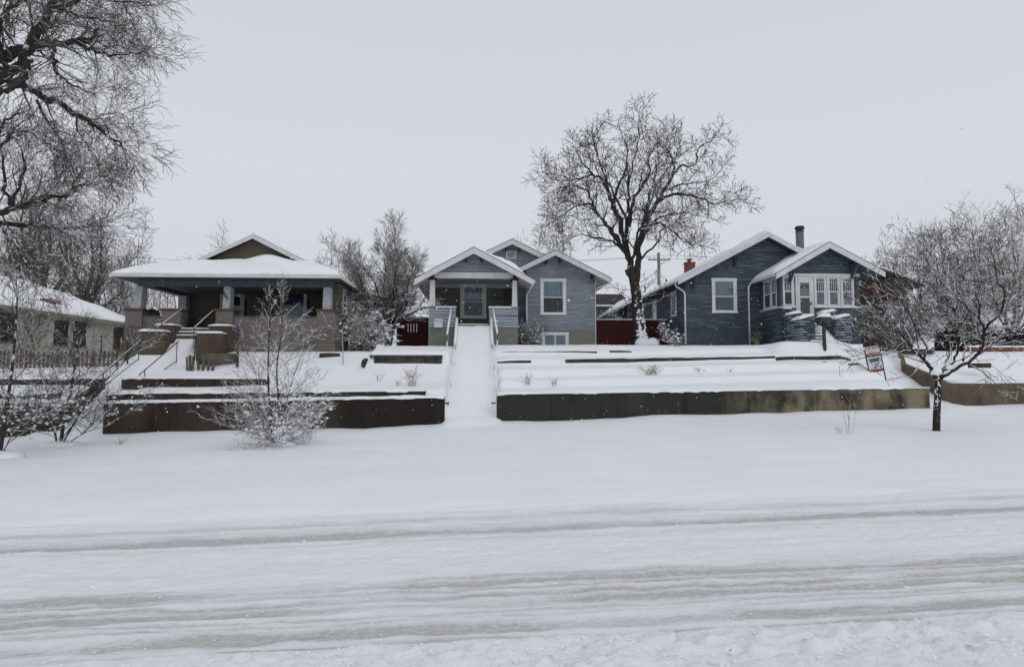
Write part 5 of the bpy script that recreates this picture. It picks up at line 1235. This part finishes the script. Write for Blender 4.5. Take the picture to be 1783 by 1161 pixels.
    for dx, w in ((.05, .45), (.55, .35)): T.snow.blob((base.x + dx, Y - .25, tz(base.x, Y - .2) + .12), w, .4, .28, T.r, 10, 6, .12)
    return T.build('deciduous_tree', 'tallest bare tree, wide dark snow-lined crown, standing between the two blue houses', 'tree', base, BARK, m_bark('big_tree_twig', (.055, .048, .043), .42, .48, True))
big_tree()

# ---- generic bare tree
def rtree(label, x, Y, h, w, seed, bark, twigm, name='deciduous_tree', group=None, lead=6, r0=.2, fork=.22, zb=None, n=(9, 7, 6), lens=(0, .26, .13, .065), trop=.04, rmin=.012, ang=(.75, .75, .7), P_=None, cat='tree', wob=.6, zig=.05, lean=0, spread=None):
    T = Tree(seed); zb = tz(x, Y) - .1 if zb is None else zb; base = Vector((x, Y, zb)); r = T.r
    P = dict(seg=[6, 5, 4, 3], wob=[.10 * wob, .15 * wob, .18 * wob, .22 * wob], zig=zig, trop=[.03, trop, trop, trop], taper=.3, max=3, n=[n[0], n[1], n[2], 0], t0=[.2, .15, .12, 0],
             ang=[ang[0], ang[1], ang[2], .8], len=[0] + [h * l for l in lens[1:]], rr=.5, rmin=rmin, rmax=[.3, .05, .03, .018], split=.05, snowmin=.03, snowk=.6, steep=.85)
    if P_: P.update(P_)
    top = base + Vector((lean, 0, h * fork)); q = cat_smooth([base, base.lerp(top, .5) + T.rv() * .04, top], 4); T.limb.tube(q, [r0 * (1.15 - .35 * i / (len(q) - 1)) for i in range(len(q))], 9)
    for k in range(lead):
        a = 6.283 * k / lead + r.uniform(-.4, .4); e = (r.uniform(.35, 1.0) if k else .12) if spread is None else spread[k % len(spread)]
        tip = base + Vector((lean + math.cos(a) * w * .5 * e, math.sin(a) * w * .42 * e, h * (.97 - .38 * e * e) * r.uniform(.92, 1.03)))
        mid = top.lerp(tip, .45) + Vector((math.cos(a) * w * .09, math.sin(a) * w * .09, -h * .03)) + T.rv() * h * .02
        st = q[-1 - (k % 3)]; T.limbp([st, st.lerp(mid, .5) + T.rv() * h * .01, mid, mid.lerp(tip, .5) + T.rv() * h * .02, tip], r0 * .6, r0 * .07, P, 0, n[0] * 1.3, .12, 3, h * .004)
    return T.build(name, label, cat, base, bark, twigm, group)

# frosty tree between the brown and pale blue houses
rtree('fluffy frost-covered bare tree between the brown house and the left red fence', hx(674, 33.8), 33.8, 7.1, 5.4, 21, BARK, TW_M, lead=9, r0=.17, fork=.2, n=(20, 10, 7), lens=(0, .17, .09, .045), rmin=.007, trop=.02, wob=.7, zig=.05,
      ang=(.6, .6, .6), P_=dict(split=.03, snowmin=.02))
T = Tree(5); P = dict(seg=[5, 5, 4, 3], wob=[.1, .2, .25, .25], zig=.08, trop=[0, .02, .0, 0], taper=.3, max=3, n=[10, 6, 5, 0], t0=[.2, .15, .1, 0], ang=[.8, .8, .8, .8], len=[0, 1.1, .55, .28], rr=.5, rmin=.008, rmax=[.3, .04, .02, .012], split=.03, snowmin=.012, snowk=.7)
Y = 32.4; b = H(680, 612, Y)
for pts in ([(680, 608), (684, 575), (697, 556), (722, 541), (745, 535), (752, 528)], [(680, 600), (668, 560), (664, 520), (650, 490), (640, 470)], [(683, 580), (700, 545), (712, 520), (733, 505)], [(676, 590), (655, 555), (630, 535), (610, 520)]):
    T.limbp([H(x, y, Y - .3 * i) for i, (x, y) in enumerate(pts)], .11, .02, P, 0, 12, .3)
T.build('deciduous_tree', 'low snow-laden tree with one thick white branch reaching toward the pale blue porch', 'tree', b, BARKW, TW_W)

def shrub(label, x, Y, h, w, seed, mat, n=30, name='shrub', cat='shrub', group=None, rmin=.006, snow=.4, arch=.0, kids=(6, 4), lens=(.45, .22), clump=0, clr=.06, lo=.15, squash=1, upr=1.0, r0=.014):
    T = Tree(seed); base = Vector((x, Y, tz(x, Y) - .05)); r = T.r
    P = dict(seg=[5, 4, 3], wob=[.10, .16, .2], zig=.05, trop=[-arch, -arch * .5, 0], taper=.35, max=2, n=[kids[0], kids[1], 0], t0=[.25, .15, 0], ang=[.7, .7, .7], len=[0, h * lens[0], h * lens[1]], rr=.6, rmin=rmin, rmax=[.03, .012, .008], split=.02)
    if snow: P.update(snowmin=rmin * 1.01, snowk=1.1 * snow / .4, snowp=snow)
    for k in range(n):
        a = r.uniform(0, 6.283); e = r.random() ** .6; d = Vector((math.cos(a) * e * w * .5, math.sin(a) * e * w * .5 * squash, h * upr * (1.05 - .5 * e)))
        T.grow(base + Vector((math.cos(a), math.sin(a) * squash, 0)) * w * .06, d, d.length * r.uniform(.75, 1.1), r0, 0, P)
    pool = T.twig.v
    for k in range(clump):
        c = Vector(pool[r.randrange(len(pool))])
        if (c.z - base.z) / h > r.uniform(lo, 1.1): continue
        q = clr * r.uniform(.5, 1.3); T.snow.blob((c.x, c.y, c.z + q * .3), q * 1.3, q * 1.1, q * .75, r, 7, 5, .25)
    return T.build(name, label, cat, base, BARKW, mat, group)
shrub('round frosty shrub heaped with snow beside the right wall of the brown house', hx(633, 31.3), 31.3, 2.1, 2.6, 31, TW_W, n=46, clump=420, clr=.07, rmin=.008, kids=(9, 6), lens=(.35, .18), lo=.3)
shrub('bare arching bush leaning over the right pier of the brown porch', hx(600, 29.6), 29.6, 2.3, 3.2, 32, TW_M, n=20, arch=.05, clump=40, clr=.04, kids=(8, 5))
shrub('low frosty shrub between the pale blue porch and the basement window', hx(923, 31.4), 31.4, 1.15, 1.7, 33, TW_W, n=34, clump=70, clr=.035, kids=(8, 4), arch=.02)
shrub('small snow-laden shrub by the downspout at the dark blue house left corner', hx(1166, 30.2), 30.2, 1.25, 1.2, 34, TW_W, n=13, clump=60, clr=.05, kids=(5, 3), snow=.8, lo=.4)
shrub('tiny bare shrub at the foot of the second downspout of the dark blue house', hx(1318, 30.3), 30.3, .9, .8, 35, TW_B, n=14, kids=(4, 3), snow=.2)
shrub('snow-filled bush behind the small street tree, beside the side path', hx(1572, 31), 31, 2.6, 3.0, 36, TW_W, n=44, clump=240, clr=.06, kids=(8, 5), rmin=.008)
shrub('frosty shrub in front of the plum-roofed house, left of the big tree', hx(1054, 36.5), 36.5, 2.2, 2.0, 37, TW_W, n=30, clump=90, clr=.06, kids=(8, 5), rmin=.008)

# distant trees
G1 = 'distant bare trees behind the houses'
rtree('pale distant bare tree rising above the left end of the brown roof', hx(228, 62), 62, 12.6, 5.4, 41, TW_M, TW_M, group=G1, lead=5, n=(10, 7, 4), rmin=.014, lens=(0, .2, .1, .055))
rtree('small distant bare treetop above the right end of the brown roof', hx(572, 66), 66, 13.2, 5.5, 42, TW_M, TW_M, group=G1, lead=5, n=(9, 7, 4), rmin=.014, lens=(0, .2, .1, .055))
rtree('distant bare tree showing left of the rear gable peak of the brown house', hx(372, 70), 70, 14.2, 5, 43, TW_M, TW_M, group=G1, lead=4, n=(8, 6, 4), rmin=.014, lens=(0, .2, .1, .055))
rtree('frosted bare tree right behind the gables of the pale blue house', hx(960, 50), 50, 12.4, 6.4, 44, TW_M, TW_M, group=G1, lead=6, n=(10, 7, 4), rmin=.012, lens=(0, .2, .1, .055))
rtree('bare tree seen through the open left side of the brown porch', hx(285, 44), 44, 6.2, 7.5, 45, TW_M, TW_M, group=G1, lead=7, n=(10, 7, 4), rmin=.010, lens=(0, .22, .11, .055), fork=.1)
rtree('distant low bare tree just right of the dark blue porch roof', hx(1535, 56), 56, 11.2, 6, 46, TW_D, TW_D, group=G1, lead=6, n=(9, 7, 4), rmin=.013, lens=(0, .2, .1, .055))
rtree('bare tree rising at the right edge above the hedge', hx(1772, 44), 44, 12.0, 6.5, 47, TW_M, TW_M, group=G1, lead=6, n=(10, 7, 5), rmin=.011, lens=(0, .2, .1, .055))
# dark thick trees behind the cream house
G2 = 'dark bare trees behind the cream house'
for i, (px, Y_, h, w, lab) in enumerate(((10, 47, 13.8, 9, 'dark dense bare tree behind the cream roof, at the left edge'), (78, 50, 14.5, 8, 'thick-trunked dark bare tree just behind the brick chimney of the cream house'), (150, 46, 11.6, 7, 'dark bare tree between the cream roof and the brown house'), (195, 52, 9.5, 5, 'shorter pale bare tree directly left of the brown roof eave'))):
    rtree(lab, hx(px, Y_), Y_, h, w, 50 + i, BARKP, TW_D if i < 3 else TW_M, group=G2, lead=7, r0=.38 if i < 3 else .2, n=(9, 7, 4), rmin=.012, lens=(0, .2, .11, .06), fork=.3 if i < 3 else .2, wob=.9)
# bushy crowns behind the small street tree
G3 = 'twiggy trees behind the street tree'
for i, (px, Y_, h, w, lab, mt) in enumerate(((1632, 37, 8.2, 4.4, 'brown twiggy tree right of the olive house, nearest the dark blue porch', TW_B), (1690, 38, 9.3, 5.6, 'tallest twiggy tree of the group directly behind the small street tree', TW_B), (1762, 37, 8.3, 5.6, 'twiggy tree near the right edge above the brick wall', TW_M), (1665, 34, 5.2, 4.6, 'low snow-dusted twiggy tree right behind the crown of the street tree', TW_W))):
    rtree(lab, hx(px, Y_), Y_, h, w, 60 + i, BARKW, mt, group=G3, lead=7, r0=.12, n=(9, 7, 5), rmin=.0075, lens=(0, .22, .12, .065), fork=.14, wob=.8, zig=.06, trop=.0, ang=(.85, .8, .8))
# snowy evergreen hedge at the far right
def hedge():
    T = Tree(70); r = T.r; Y0 = 31.0; x0 = hx(1655, Y0); x1 = 31
    root = thing('evergreen_hedge', 'dark evergreen hedge with layers of snow behind the brick wall at the far right', 'hedge', ((x0 + x1) / 2, Y0, E + 1))
    lf = MB(); sn = MB(); ev = m_plain('dark_needles', (.028, .036, .030), .9, .4, 9)
    for i in range(2600):
        x = r.uniform(x0, x1); y = Y0 + r.uniform(-.7, 1.6); zt = E + 2.3 + .35 * math.sin(x * 1.3) + .2 * math.sin(x * 3.1); z = E + 1.0 + (zt - E - 1.0) * r.random() ** .8
        a = r.uniform(0, 6.28); L = r.uniform(.15, .34); c = Vector((x, y, z)); d = Vector((math.cos(a), math.sin(a), -.25)) * L; u = Vector((-math.sin(a), math.cos(a), .3)) * L * .3
        lf.add([c - u, c + u, c + d + u * .3, c + d - u * .3], [(0, 1, 2, 3)])
        if i % 7 == 0: sn.blob(c + d * .5 + Vector((0, 0, .05)), r.uniform(.1, .24), r.uniform(.08, .16), .035, r, 7, 4, .25)
    lf.build('foliage', ev, root); sn.build('hedge_snow', SNOW, root, smooth=True)['kind'] = 'stuff'
    m = MB(); m.field(np.linspace(x0 + .2, x1, 60), np.linspace(Y0 + .1, Y0 + 1.4, 8), np.full((8, 60), E + 2.1) + .2 * fbm(*np.meshgrid(np.linspace(0, 12, 60), np.linspace(0, 2, 8)), 3, 2), np.full((8, 60), E + .9)); m.build('hedge_core', ev, root)
hedge()

# ---- young street tree at the right
def street_tree():
    P = dict(seg=[6, 6, 5, 3], wob=[.08, .14, .18, .22], zig=.07, trop=[.02, .03, .03, .02], taper=.35, max=3, n=[8, 5, 4, 0], t0=[.25, .2, .15, 0], ang=[.65, .7, .75, .8], len=[0, 1.5, .75, .38],
             rr=.55, rmin=.0055, rmax=[.1, .022, .012, .008], split=.024, snowmin=.011, snowk=.75, steep=.9, snowp=.9)
    T = Tree(80); c0 = H(1630, 752, 20.3)
    # find the distance at which the ground meets the trunk's foot in the photo
    Y = 20.3
    for _ in range(30):
        p = H(1630, 752, Y); Y += (p.z - tz(p.x, Y)) * 6
    base = H(1630, 753, Y); base.z = tz(base.x, Y) - .1
    def Z(x, y, dy=0): return H(1440 + x / 2.7, 350 + y / 2.7, Y + dy)
    q = cat_smooth([base, Z(516, 1000), Z(522, 900), Z(522, 830)], 5); T.limb.tube(q, [.090 - .020 * i / (len(q) - 1) for i in range(len(q))], 12)
    for pts, r0, r1, n in (
        ([(520, 840, 0), (490, 790, -.05), (455, 745, -.1), (435, 725, -.15), (400, 700, -.3), (385, 660, -.4), (330, 620, -.6), (260, 590, -.8), (215, 540, -.9)], .055, .008, 13),
        ([(400, 700, -.3), (345, 705, -.2), (290, 700, -.1), (250, 690, 0)], .018, .006, 5),
        ([(525, 840, 0), (545, 800, .1), (590, 770, .2), (615, 700, .3), (608, 640, .4), (618, 590, .5), (605, 520, .5), (620, 440, .6), (630, 380, .6)], .045, .008, 15),
        ([(528, 835, 0), (600, 790, -.1), (680, 745, -.2), (720, 700, -.3), (738, 610, -.4), (720, 560, -.5), (715, 480, -.6), (690, 420, -.6)], .065, .010, 15),
        ([(738, 610, -.4), (780, 560, -.6), (820, 520, -.7), (840, 430, -.8), (800, 380, -.8), (790, 280, -.9), (760, 200, -1)], .035, .006, 15),
        ([(600, 520, .5), (560, 460, .8), (520, 400, 1.0), (510, 330, 1.1), (480, 300, 1.2), (465, 210, 1.2)], .026, .006, 14),
        ([(528, 810, 0), (560, 760, .5), (570, 700, .8), (500, 600, 1.1), (440, 540, 1.4), (390, 480, 1.5)], .035, .006, 14),
        ([(720, 560, -.5), (660, 500, -.2), (600, 450, .1), (540, 420, .3), (500, 380, .5)], .026, .006, 13),
        ([(455, 745, -.1), (470, 690, -.6), (440, 640, -1.0), (400, 560, -1.3), (360, 500, -1.5), (330, 450, -1.6)], .028, .006, 13),
        ([(640, 750, 0), (650, 700, .6), (690, 640, 1.0), (760, 570, 1.4), (850, 500, 1.7), (900, 450, 1.9)], .03, .006, 14),
        ([(740, 640, -.4), (700, 740, -.3), (780, 745, -.1), (800, 720, 0)], .014, .005, 4),
        ([(620, 440, .6), (600, 380, .4), (620, 300, .2), (600, 240, 0)], .016, .005, 9)):
        T.limbp([Z(*p) for p in pts], r0, r1, P, 0, n, .2, 4, .012)
    m = T.snow
    m.blob(Z(505, 800) + Vector((.02, -.02, 0)), .16, .1, .12, T.r, 9, 6, .12); m.blob(Z(590, 785) + Vector((0, -.02, 0)), .2, .07, .08, T.r, 9, 6, .12)
    for k in range(60):
        t = T.r.random(); p = base.lerp(Z(522, 830), t); a = T.r.gauss(-2.3, .5); rr = .072
        m.blob(p + Vector((math.cos(a) * rr, math.sin(a) * rr, 0)), .012, .012, .030, T.r, 6, 4, .4)
    T.build('street_tree', 'young street tree with slim white-flecked trunk and snow-lined branches, on the right verge', 'tree', base, m_bark('street_tree_bark', (.040, .032, .030), .3, .55), m_bark('street_twig', (.075, .055, .046), .5, .42, True))
street_tree()

# ---- conical sapling in front of the brown house
def sapling():
    T = Tree(90); Y = 17.0
    for _ in range(30): p = H(485, 777, Y); Y += (p.z - tz(p.x, Y)) * 5
    base = H(485, 778, Y); base.z = tz(base.x, Y) - .05; r = T.r
    P = dict(seg=[5, 5, 4, 3], wob=[.05, .07, .12, .15], zig=.03, trop=[.02, .03, .03, .02], taper=.3, max=3, n=[6, 8, 5, 0], t0=[.2, .15, .2, 0], ang=[.7, .5, .55, .6], len=[0, 1.0, .50, .22], rr=.5, rmin=.0036, rmax=[.05, .011, .007, .005], split=.018, snowmin=.0060, snowk=.95, steep=.93, snowp=.72)
    S = [([(478, 775), (470, 720), (467, 650), (468, 600), (470, 550), (466, 522), (471, 508)], .036, 42, 0), ([(488, 775), (485, 700), (482, 640), (490, 580), (492, 530), (490, 512), (495, 478)], .030, 42, .15), ([(485, 770), (494, 720), (510, 660), (528, 610), (540, 585)], .018, 24, -.3), ([(480, 772), (466, 715), (448, 660), (430, 610), (418, 570)], .018, 24, -.2)]
    for pts, r0, n, dy in S:
        q = [H(a, b, Y + dy) for a, b in pts]; q[0].z = base.z
        qq = cat_smooth(q, 4); m = len(qq) - 1; rads = [r0 * (1 - .85 * i / m) for i in range(m + 1)]; T.limb.tube(qq, rads, 7)
        az = r.uniform(0, 6)
        for k in range(n):
            t = .04 + .93 * ((k + r.random()) / n) ** 1.5; f = t * m; i = min(int(f), m - 1); p = qq[i].lerp(qq[i + 1], f - i); az += 2.4
            el = .30 + .75 * t; L = (1.85 * (1 - t) ** 1.3 + .13) * r.uniform(.75, 1.1)
            d = Vector((math.cos(az) * math.cos(el), math.sin(az) * math.cos(el) * .9, math.sin(el)))
            T.grow(p, d, L, .0095 * (1.15 - .6 * t), 1 if t < .5 else 2, P)
    # suckers round the foot
    for k in range(34):
        a = r.uniform(0, 6.28); d = Vector((math.cos(a), math.sin(a), r.uniform(.05, .9))); T.grow(base + Vector((math.cos(a) * .08, math.sin(a) * .08, .12)), d, r.uniform(.6, 1.5), .008, 1, P)
    pool = T.twig.v
    for k in range(4200):
        c = Vector(pool[r.randrange(len(pool))]); hgt = (c.z - base.z)
        if hgt > 2.2 or hgt < 0 or r.random() < hgt / 2.4: continue
        dx = (c.x - base.x - .22) / .55; dd = dx * dx + (hgt - .6) ** 2 * .8
        if r.random() > math.exp(-dd) + .06: continue
        q = r.uniform(.009, .034); T.snow.blob((c.x, c.y, c.z + q * .2), q * r.uniform(.9, 2), q * r.uniform(.8, 1.5), q * r.uniform(.6, 1.1), r, 7, 5, .4)
    T.snow.blob((base.x, base.y, base.z + .06), .5, .4, .16, r, 14, 6, .08)
    T.build('sapling', 'conical bare sapling with snow clotted in its lower twigs, before the left retaining wall', 'tree', base, BARKW, m_bark('sapling_twig', (.20, .175, .15), .62, .40, True))
sapling()

# ---- bare bushes at the far left
def left_bush(label, trunks, seed, Yg, nb, L0, clump, yb):
    T = Tree(seed); Y = Yg; px0 = trunks[0][0][0][0]
    for _ in range(30): p = H(px0, yb, Y); Y += (p.z - tz(p.x, Y)) * 5
    base = H(px0, yb, Y); base.z = tz(base.x, Y) - .05; r = T.r
    P = dict(seg=[5, 6, 4, 3], wob=[.05, .10, .14, .18], zig=.04, trop=[.02, .03, .02, .02], taper=.3, max=3, n=[6, 8, 5, 0], t0=[.2, .15, .15, 0], ang=[.7, .6, .65, .6], len=[0, 1.1, .6, .28], rr=.55, rmin=.0042, rmax=[.05, .016, .009, .006], split=.018, snowmin=.0065, snowk=.9, steep=.92, snowp=.75)
    for pts, r0, n in trunks:
        q = [H(a, b, Y + (i * .1 if i else 0)) for i, (a, b) in enumerate(pts)]
        if pts[0][1] > yb - 30: q[0].z = base.z
        qq = cat_smooth(q, 4); m = len(qq) - 1; rads = [r0 * (1 - .8 * i / m) for i in range(m + 1)]; T.limb.tube(qq, rads, 8); az = r.uniform(0, 6)
        for k in range(n):
            t = .05 + .93 * (k + r.random()) / n; f = t * m; i = min(int(f), m - 1); p = qq[i].lerp(qq[i + 1], f - i); az += 2.4
            el = r.uniform(.15, .75) + .3 * t; L = L0 * (1 - .55 * t) * r.uniform(.7, 1.15)
            T.grow(p, Vector((math.cos(az) * math.cos(el), math.sin(az) * math.cos(el) * .8, math.sin(el))), L, .015 * (1.1 - .5 * t), 1, P)
    pool = T.twig.v
    for k in range(clump):
        c = Vector(pool[r.randrange(len(pool))]); hgt = c.z - base.z
        if hgt > 1.9 or hgt < 0 or r.random() < hgt / 2.2: continue
        q = r.uniform(.010, .038); T.snow.blob((c.x, c.y, c.z + q * .2), q * r.uniform(.9, 2.2), q * r.uniform(.8, 1.6), q * r.uniform(.6, 1.1), r, 7, 5, .4)
    T.snow.blob((base.x, base.y, base.z + .05), .6, .45, .16, r, 14, 6, .08)
    T.build('bush', label, 'bush', base, BARKW, m_bark('bush_twig', (.085, .068, .056), .36, .5, True), 'bare bushes at the far left')
left_bush('largest bare bush left of the brown retaining wall, long snowy branches sweeping right',
          [([(105, 772), (112, 730), (122, 690), (128, 650), (135, 610), (128, 560)], .055, 30), ([(105, 770), (130, 735), (160, 690), (195, 650), (235, 612), (262, 570)], .03, 22), ([(100, 770), (88, 700), (70, 650), (58, 600), (40, 560)], .03, 22), ([(108, 772), (150, 752), (200, 735), (238, 700)], .018, 12)], 101, 17.5, 26, 1.5, 1500, 776)
left_bush('bare bush cut off by the left edge of the photo, with a leaning trunk',
          [([(0, 775), (10, 720), (20, 650), (26, 590), (30, 520), (26, 470)], .05, 30), ([(0, 770), (-30, 700), (-50, 620), (-60, 540)], .03, 18), ([(0, 772), (30, 745), (60, 735), (95, 700)], .018, 12)], 102, 17.0, 24, 1.5, 1300, 795)

# ---- the big tree reaching in from the left, near the camera
def near_tree():
    Y = 15.0; T = Tree(110)
    P = dict(seg=[6, 7, 6, 4], wob=[.07, .13, .17, .22], zig=.04, trop=[0, -.01, -.03, -.05], taper=.3, max=3, n=[10, 6, 5, 0], t0=[.1, .12, .1, 0], ang=[.6, .6, .6, .6], len=[0, 1.1, .75, .42],
             rr=.5, rmin=.0042, rmax=[.2, .028, .012, .007], split=.03, snowmin=.022, snowk=.75, steep=.9, snowp=.8)
    def Z(x, y, dy=0): return H((x * .84 if x > 0 else x) / 2.638, y / 2.638, Y + dy)
    bx = -17.2; base = Vector((bx, Y, tz(bx, Y) - .2)); top = Vector((bx + .3, Y, E + 5.5))
    q = cat_smooth([base, Vector((bx + .1, Y, E + 1.5)), top, Vector((bx + .9, Y - .2, E + 9)), Vector((bx + 1.2, Y, E + 13))], 5); T.limb.tube(q, [.62 - .42 * i / (len(q) - 1) for i in range(len(q))], 14)
    for pts, r0, r1, n in (
        ([(-900, 500, 0), (-400, 350, 0), (-50, 275, 0), (100, 235, 0), (190, 215, 0), (290, 208, .1), (400, 190, .2), (500, 190, .3), (540, 130, .4)], .20, .03, 24),
        ([(400, 192, .2), (500, 228, 0), (600, 258, -.1), (720, 252, -.3), (800, 240, -.4)], .05, .008, 18),
        ([(-900, 560, 0), (-400, 400, .3), (-60, 305, .5), (60, 368, .4), (150, 402, .3), (260, 455, .2), (400, 510, 0), (510, 568, -.2), (600, 620, -.3), (670, 665, -.4), (688, 700, -.4)], .17, .010, 36),
        ([(510, 568, -.2), (580, 590, .2), (650, 630, .4), (715, 680, .5), (725, 750, .5)], .022, .006, 12),
        ([(510, 560, 0), (560, 530, .3), (640, 520, .5), (700, 545, .6)], .024, .006, 12),
        ([(-300, 560, 0), (60, 330, -.4), (150, 220, -.6), (220, 120, -.7), (290, 20, -.8), (340, -60, -.9), (420, -200, -1)], .13, .05, 22),
        ([(150, 215, -.6), (156, 300, -.9), (140, 358, -1.1), (60, 410, -1.3), (-40, 440, -1.4)], .075, .06, 7),
        ([(-900, 1150, 0), (-400, 1050, 0), (-60, 985, 0), (60, 962, 0), (200, 922, 0), (350, 895, .1), (470, 850, .2), (600, 832, .3)], .13, .008, 30),
        ([(-900, 1180, .6), (-300, 1020, .6), (100, 1030, .7), (250, 1045, .8), (400, 1050, .9), (540, 1038, 1.0), (610, 1046, 1.1)], .10, .006, 26),
        ([(350, 895, .1), (420, 830, -.3), (480, 770, -.5), (570, 790, -.7)], .03, .006, 12),
        ([(290, 210, .1), (305, 290, 0), (312, 335, 0), (400, 380, -.2), (500, 430, -.3), (535, 428, -.3)], .045, .008, 18),
        ([(-60, 690, 0), (0, 600, .2), (60, 540, .4), (130, 520, .6), (220, 540, .8)], .05, .008, 14),
        ([(-100, 780, 0), (30, 640, -.3), (130, 600, -.5), (230, 640, -.6), (330, 690, -.7)], .05, .007, 18),
        ([(60, 962, 0), (30, 850, .3), (10, 740, .5), (-10, 640, .6)], .05, .014, 12),
        ([(60, 962, 0), (110, 840, -.3), (125, 720, -.5), (60, 620, -.6)], .04, .009, 14),
        ([(200, 460, .3), (260, 560, .6), (330, 640, .8), (350, 740, .9), (345, 790, .9)], .035, .007, 16),
        ([(260, 60, -.8), (380, 20, -.5), (500, -20, -.3), (640, 10, -.1), (760, 15, 0), (830, 25, 0)], .06, .006, 26),
        ([(420, -200, -1), (520, -120, 0), (620, -40, .6), (700, 60, 1.0), (740, 150, 1.2)], .06, .006, 24),
        ([(290, 20, -.8), (400, 60, .8), (500, 90, 1.4), (620, 110, 1.8), (700, 160, 2.0)], .05, .006, 24),
        ([(150, 220, -.6), (260, 120, .9), (380, 100, 1.6), (470, 60, 2.0)], .05, .008, 20),
        ([(100, 235, 0), (40, 120, .5), (60, 0, .9), (160, -60, 1.1)], .07, .02, 22),
        ([(60, 330, -.4), (-10, 180, -1), (40, 60, -1.3), (130, 10, -1.5), (200, -40, -1.6)], .07, .015, 24),
        ([(0, 1030, .7), (60, 1100, .2), (120, 1180, -.2), (160, 1260, -.4), (200, 1330, -.5)], .04, .006, 14),
        ([(200, 925, 0), (300, 980, -.4), (380, 1060, -.7), (440, 1130, -.9)], .03, .006, 14),
        ([(400, 510, 0), (440, 620, .4), (490, 700, .7), (560, 760, .9)], .03, .006, 16)):
        T.limbp([Z(*p) for p in pts], r0, r1, P, 0, n * .8, .3 if pts[0][0] < -200 else .08, 4, .03)
    T.build('willow_tree', 'huge bare tree whose dense drooping branches reach in from the upper left', 'tree', base, m_bark('near_bark', (.040, .034, .030), .22, .5), m_bark('near_twig', (.095, .080, .070), .40, .48, True))
near_tree()

# ---- dry weeds poking out of the snow
def weed(px, py, Y, h, seed, label, n=9, spread=.5):
    r = random.Random(seed)
    if Y is None:
        Y = 24.0
        for _ in range(40): p = H(px, py, Y); Y = min(40, max(9, Y + (p.z - tz(p.x, Y)) * 1.2))
    b = H(px, py, Y); b.z = tz(b.x, Y); m = MB()
    for k in range(n):
        a = r.uniform(0, 6.28); s = r.uniform(0, spread) * h; L = h * r.uniform(.5, 1.1); o = Vector((r.uniform(-.12, .12) * spread * 3 * h, r.uniform(-.08, .08), -.05)) + b
        p1 = o + Vector((math.cos(a) * s * .4, math.sin(a) * s * .4, L * .55)); p2 = o + Vector((math.cos(a) * s, math.sin(a) * s, L))
        m.tube([o, p1, p2], [.006, .005, .004], 3, False)
        for j in range(3):
            q = p1.lerp(p2, r.random()); m.tube([q, q + Vector((r.uniform(-.09, .09), r.uniform(-.06, .06), r.uniform(.02, .1))) * (h / .45)], [.004, .004], 3, False)
    o = m.build('dry_weed', m_plain('straw', (.34, .28, .20), .9, .25)); return tag(o, label, 'weed', 'dry weeds in the snow')
WD = [(718, 672, 25.6, .75, 'tall dry tan weed in the left yard below the planter wall', 26, .5), (693, 672, 25.4, .35, 'small dry weed just left of the tall tan weed', 8, .5), (660, 665, 25.5, .45, 'sparse thin weed stems right of the sapling', 6, .6),
      (1133, 652, 25.5, .40, 'widest patch of dry tan grass in the middle of the right bank', 40, 1.6), (1178, 603, 28.0, .42, 'tuft of pale dry grass on the crest below the corner of the dark blue house', 20, .9), (1218, 650, 25.6, .3, 'small dry tuft right of the widest grass patch', 14, 1.1),
      (917, 668, 24.4, .42, 'pale dry weed near the left end of the right bank', 14, .8), (965, 670, 24.3, .3, 'low dry weed above the wall, second from the ramp', 10, .8), (1270, 648, 25.5, .2, 'tiny weed in the snow left of the rock', 8, .8), (1318, 600, 28.3, .35, 'small dry stems on the crest below the second downspout', 9, .8),
      (1482, 757, 20.6, .95, 'tall dry reddish stalk in front of the right wall, left of the street tree', 5, .25), (1463, 756, 20.6, .3, 'short curled dry stem beside the tall stalk', 4, .6), (1460, 604, 27.8, .35, 'thin stems in the snow right of the post mailbox', 8, .5), (208, 775, 18.2, .30, 'short dry stems poking from the snow right of the largest left bush', 9, .9)]
for i, (px, py, Y, h, lab, n, sp) in enumerate(WD):
    weed(px, py, None, h, 200 + i, lab, n, sp)
# ---- snow in the air
def flakes():
    r = random.Random(77); m = MB()
    for k in range(2600):
        Y = 5 + 24 * r.random() ** .8; x = (r.uniform(-80, 1860) - 832) / 1100 * Y; z = r.uniform(.2, 8 + Y * .25); s = r.uniform(.004, .0095) * (1 if r.random() < .95 else 1.8)
        m.add([(x - s * 1.3, Y, z), (x + s * 1.3, Y, z), (x, Y - s, z), (x, Y + s, z), (x, Y, z - s), (x, Y, z + s)], [(0, 2, 5), (2, 1, 5), (1, 3, 5), (3, 0, 5), (2, 0, 4), (1, 2, 4), (3, 1, 4), (0, 3, 4)])
    o = m.build('falling_snow', SNOW); o['kind'] = 'stuff'; o['label'] = 'small snowflakes drifting in the air'
flakes()
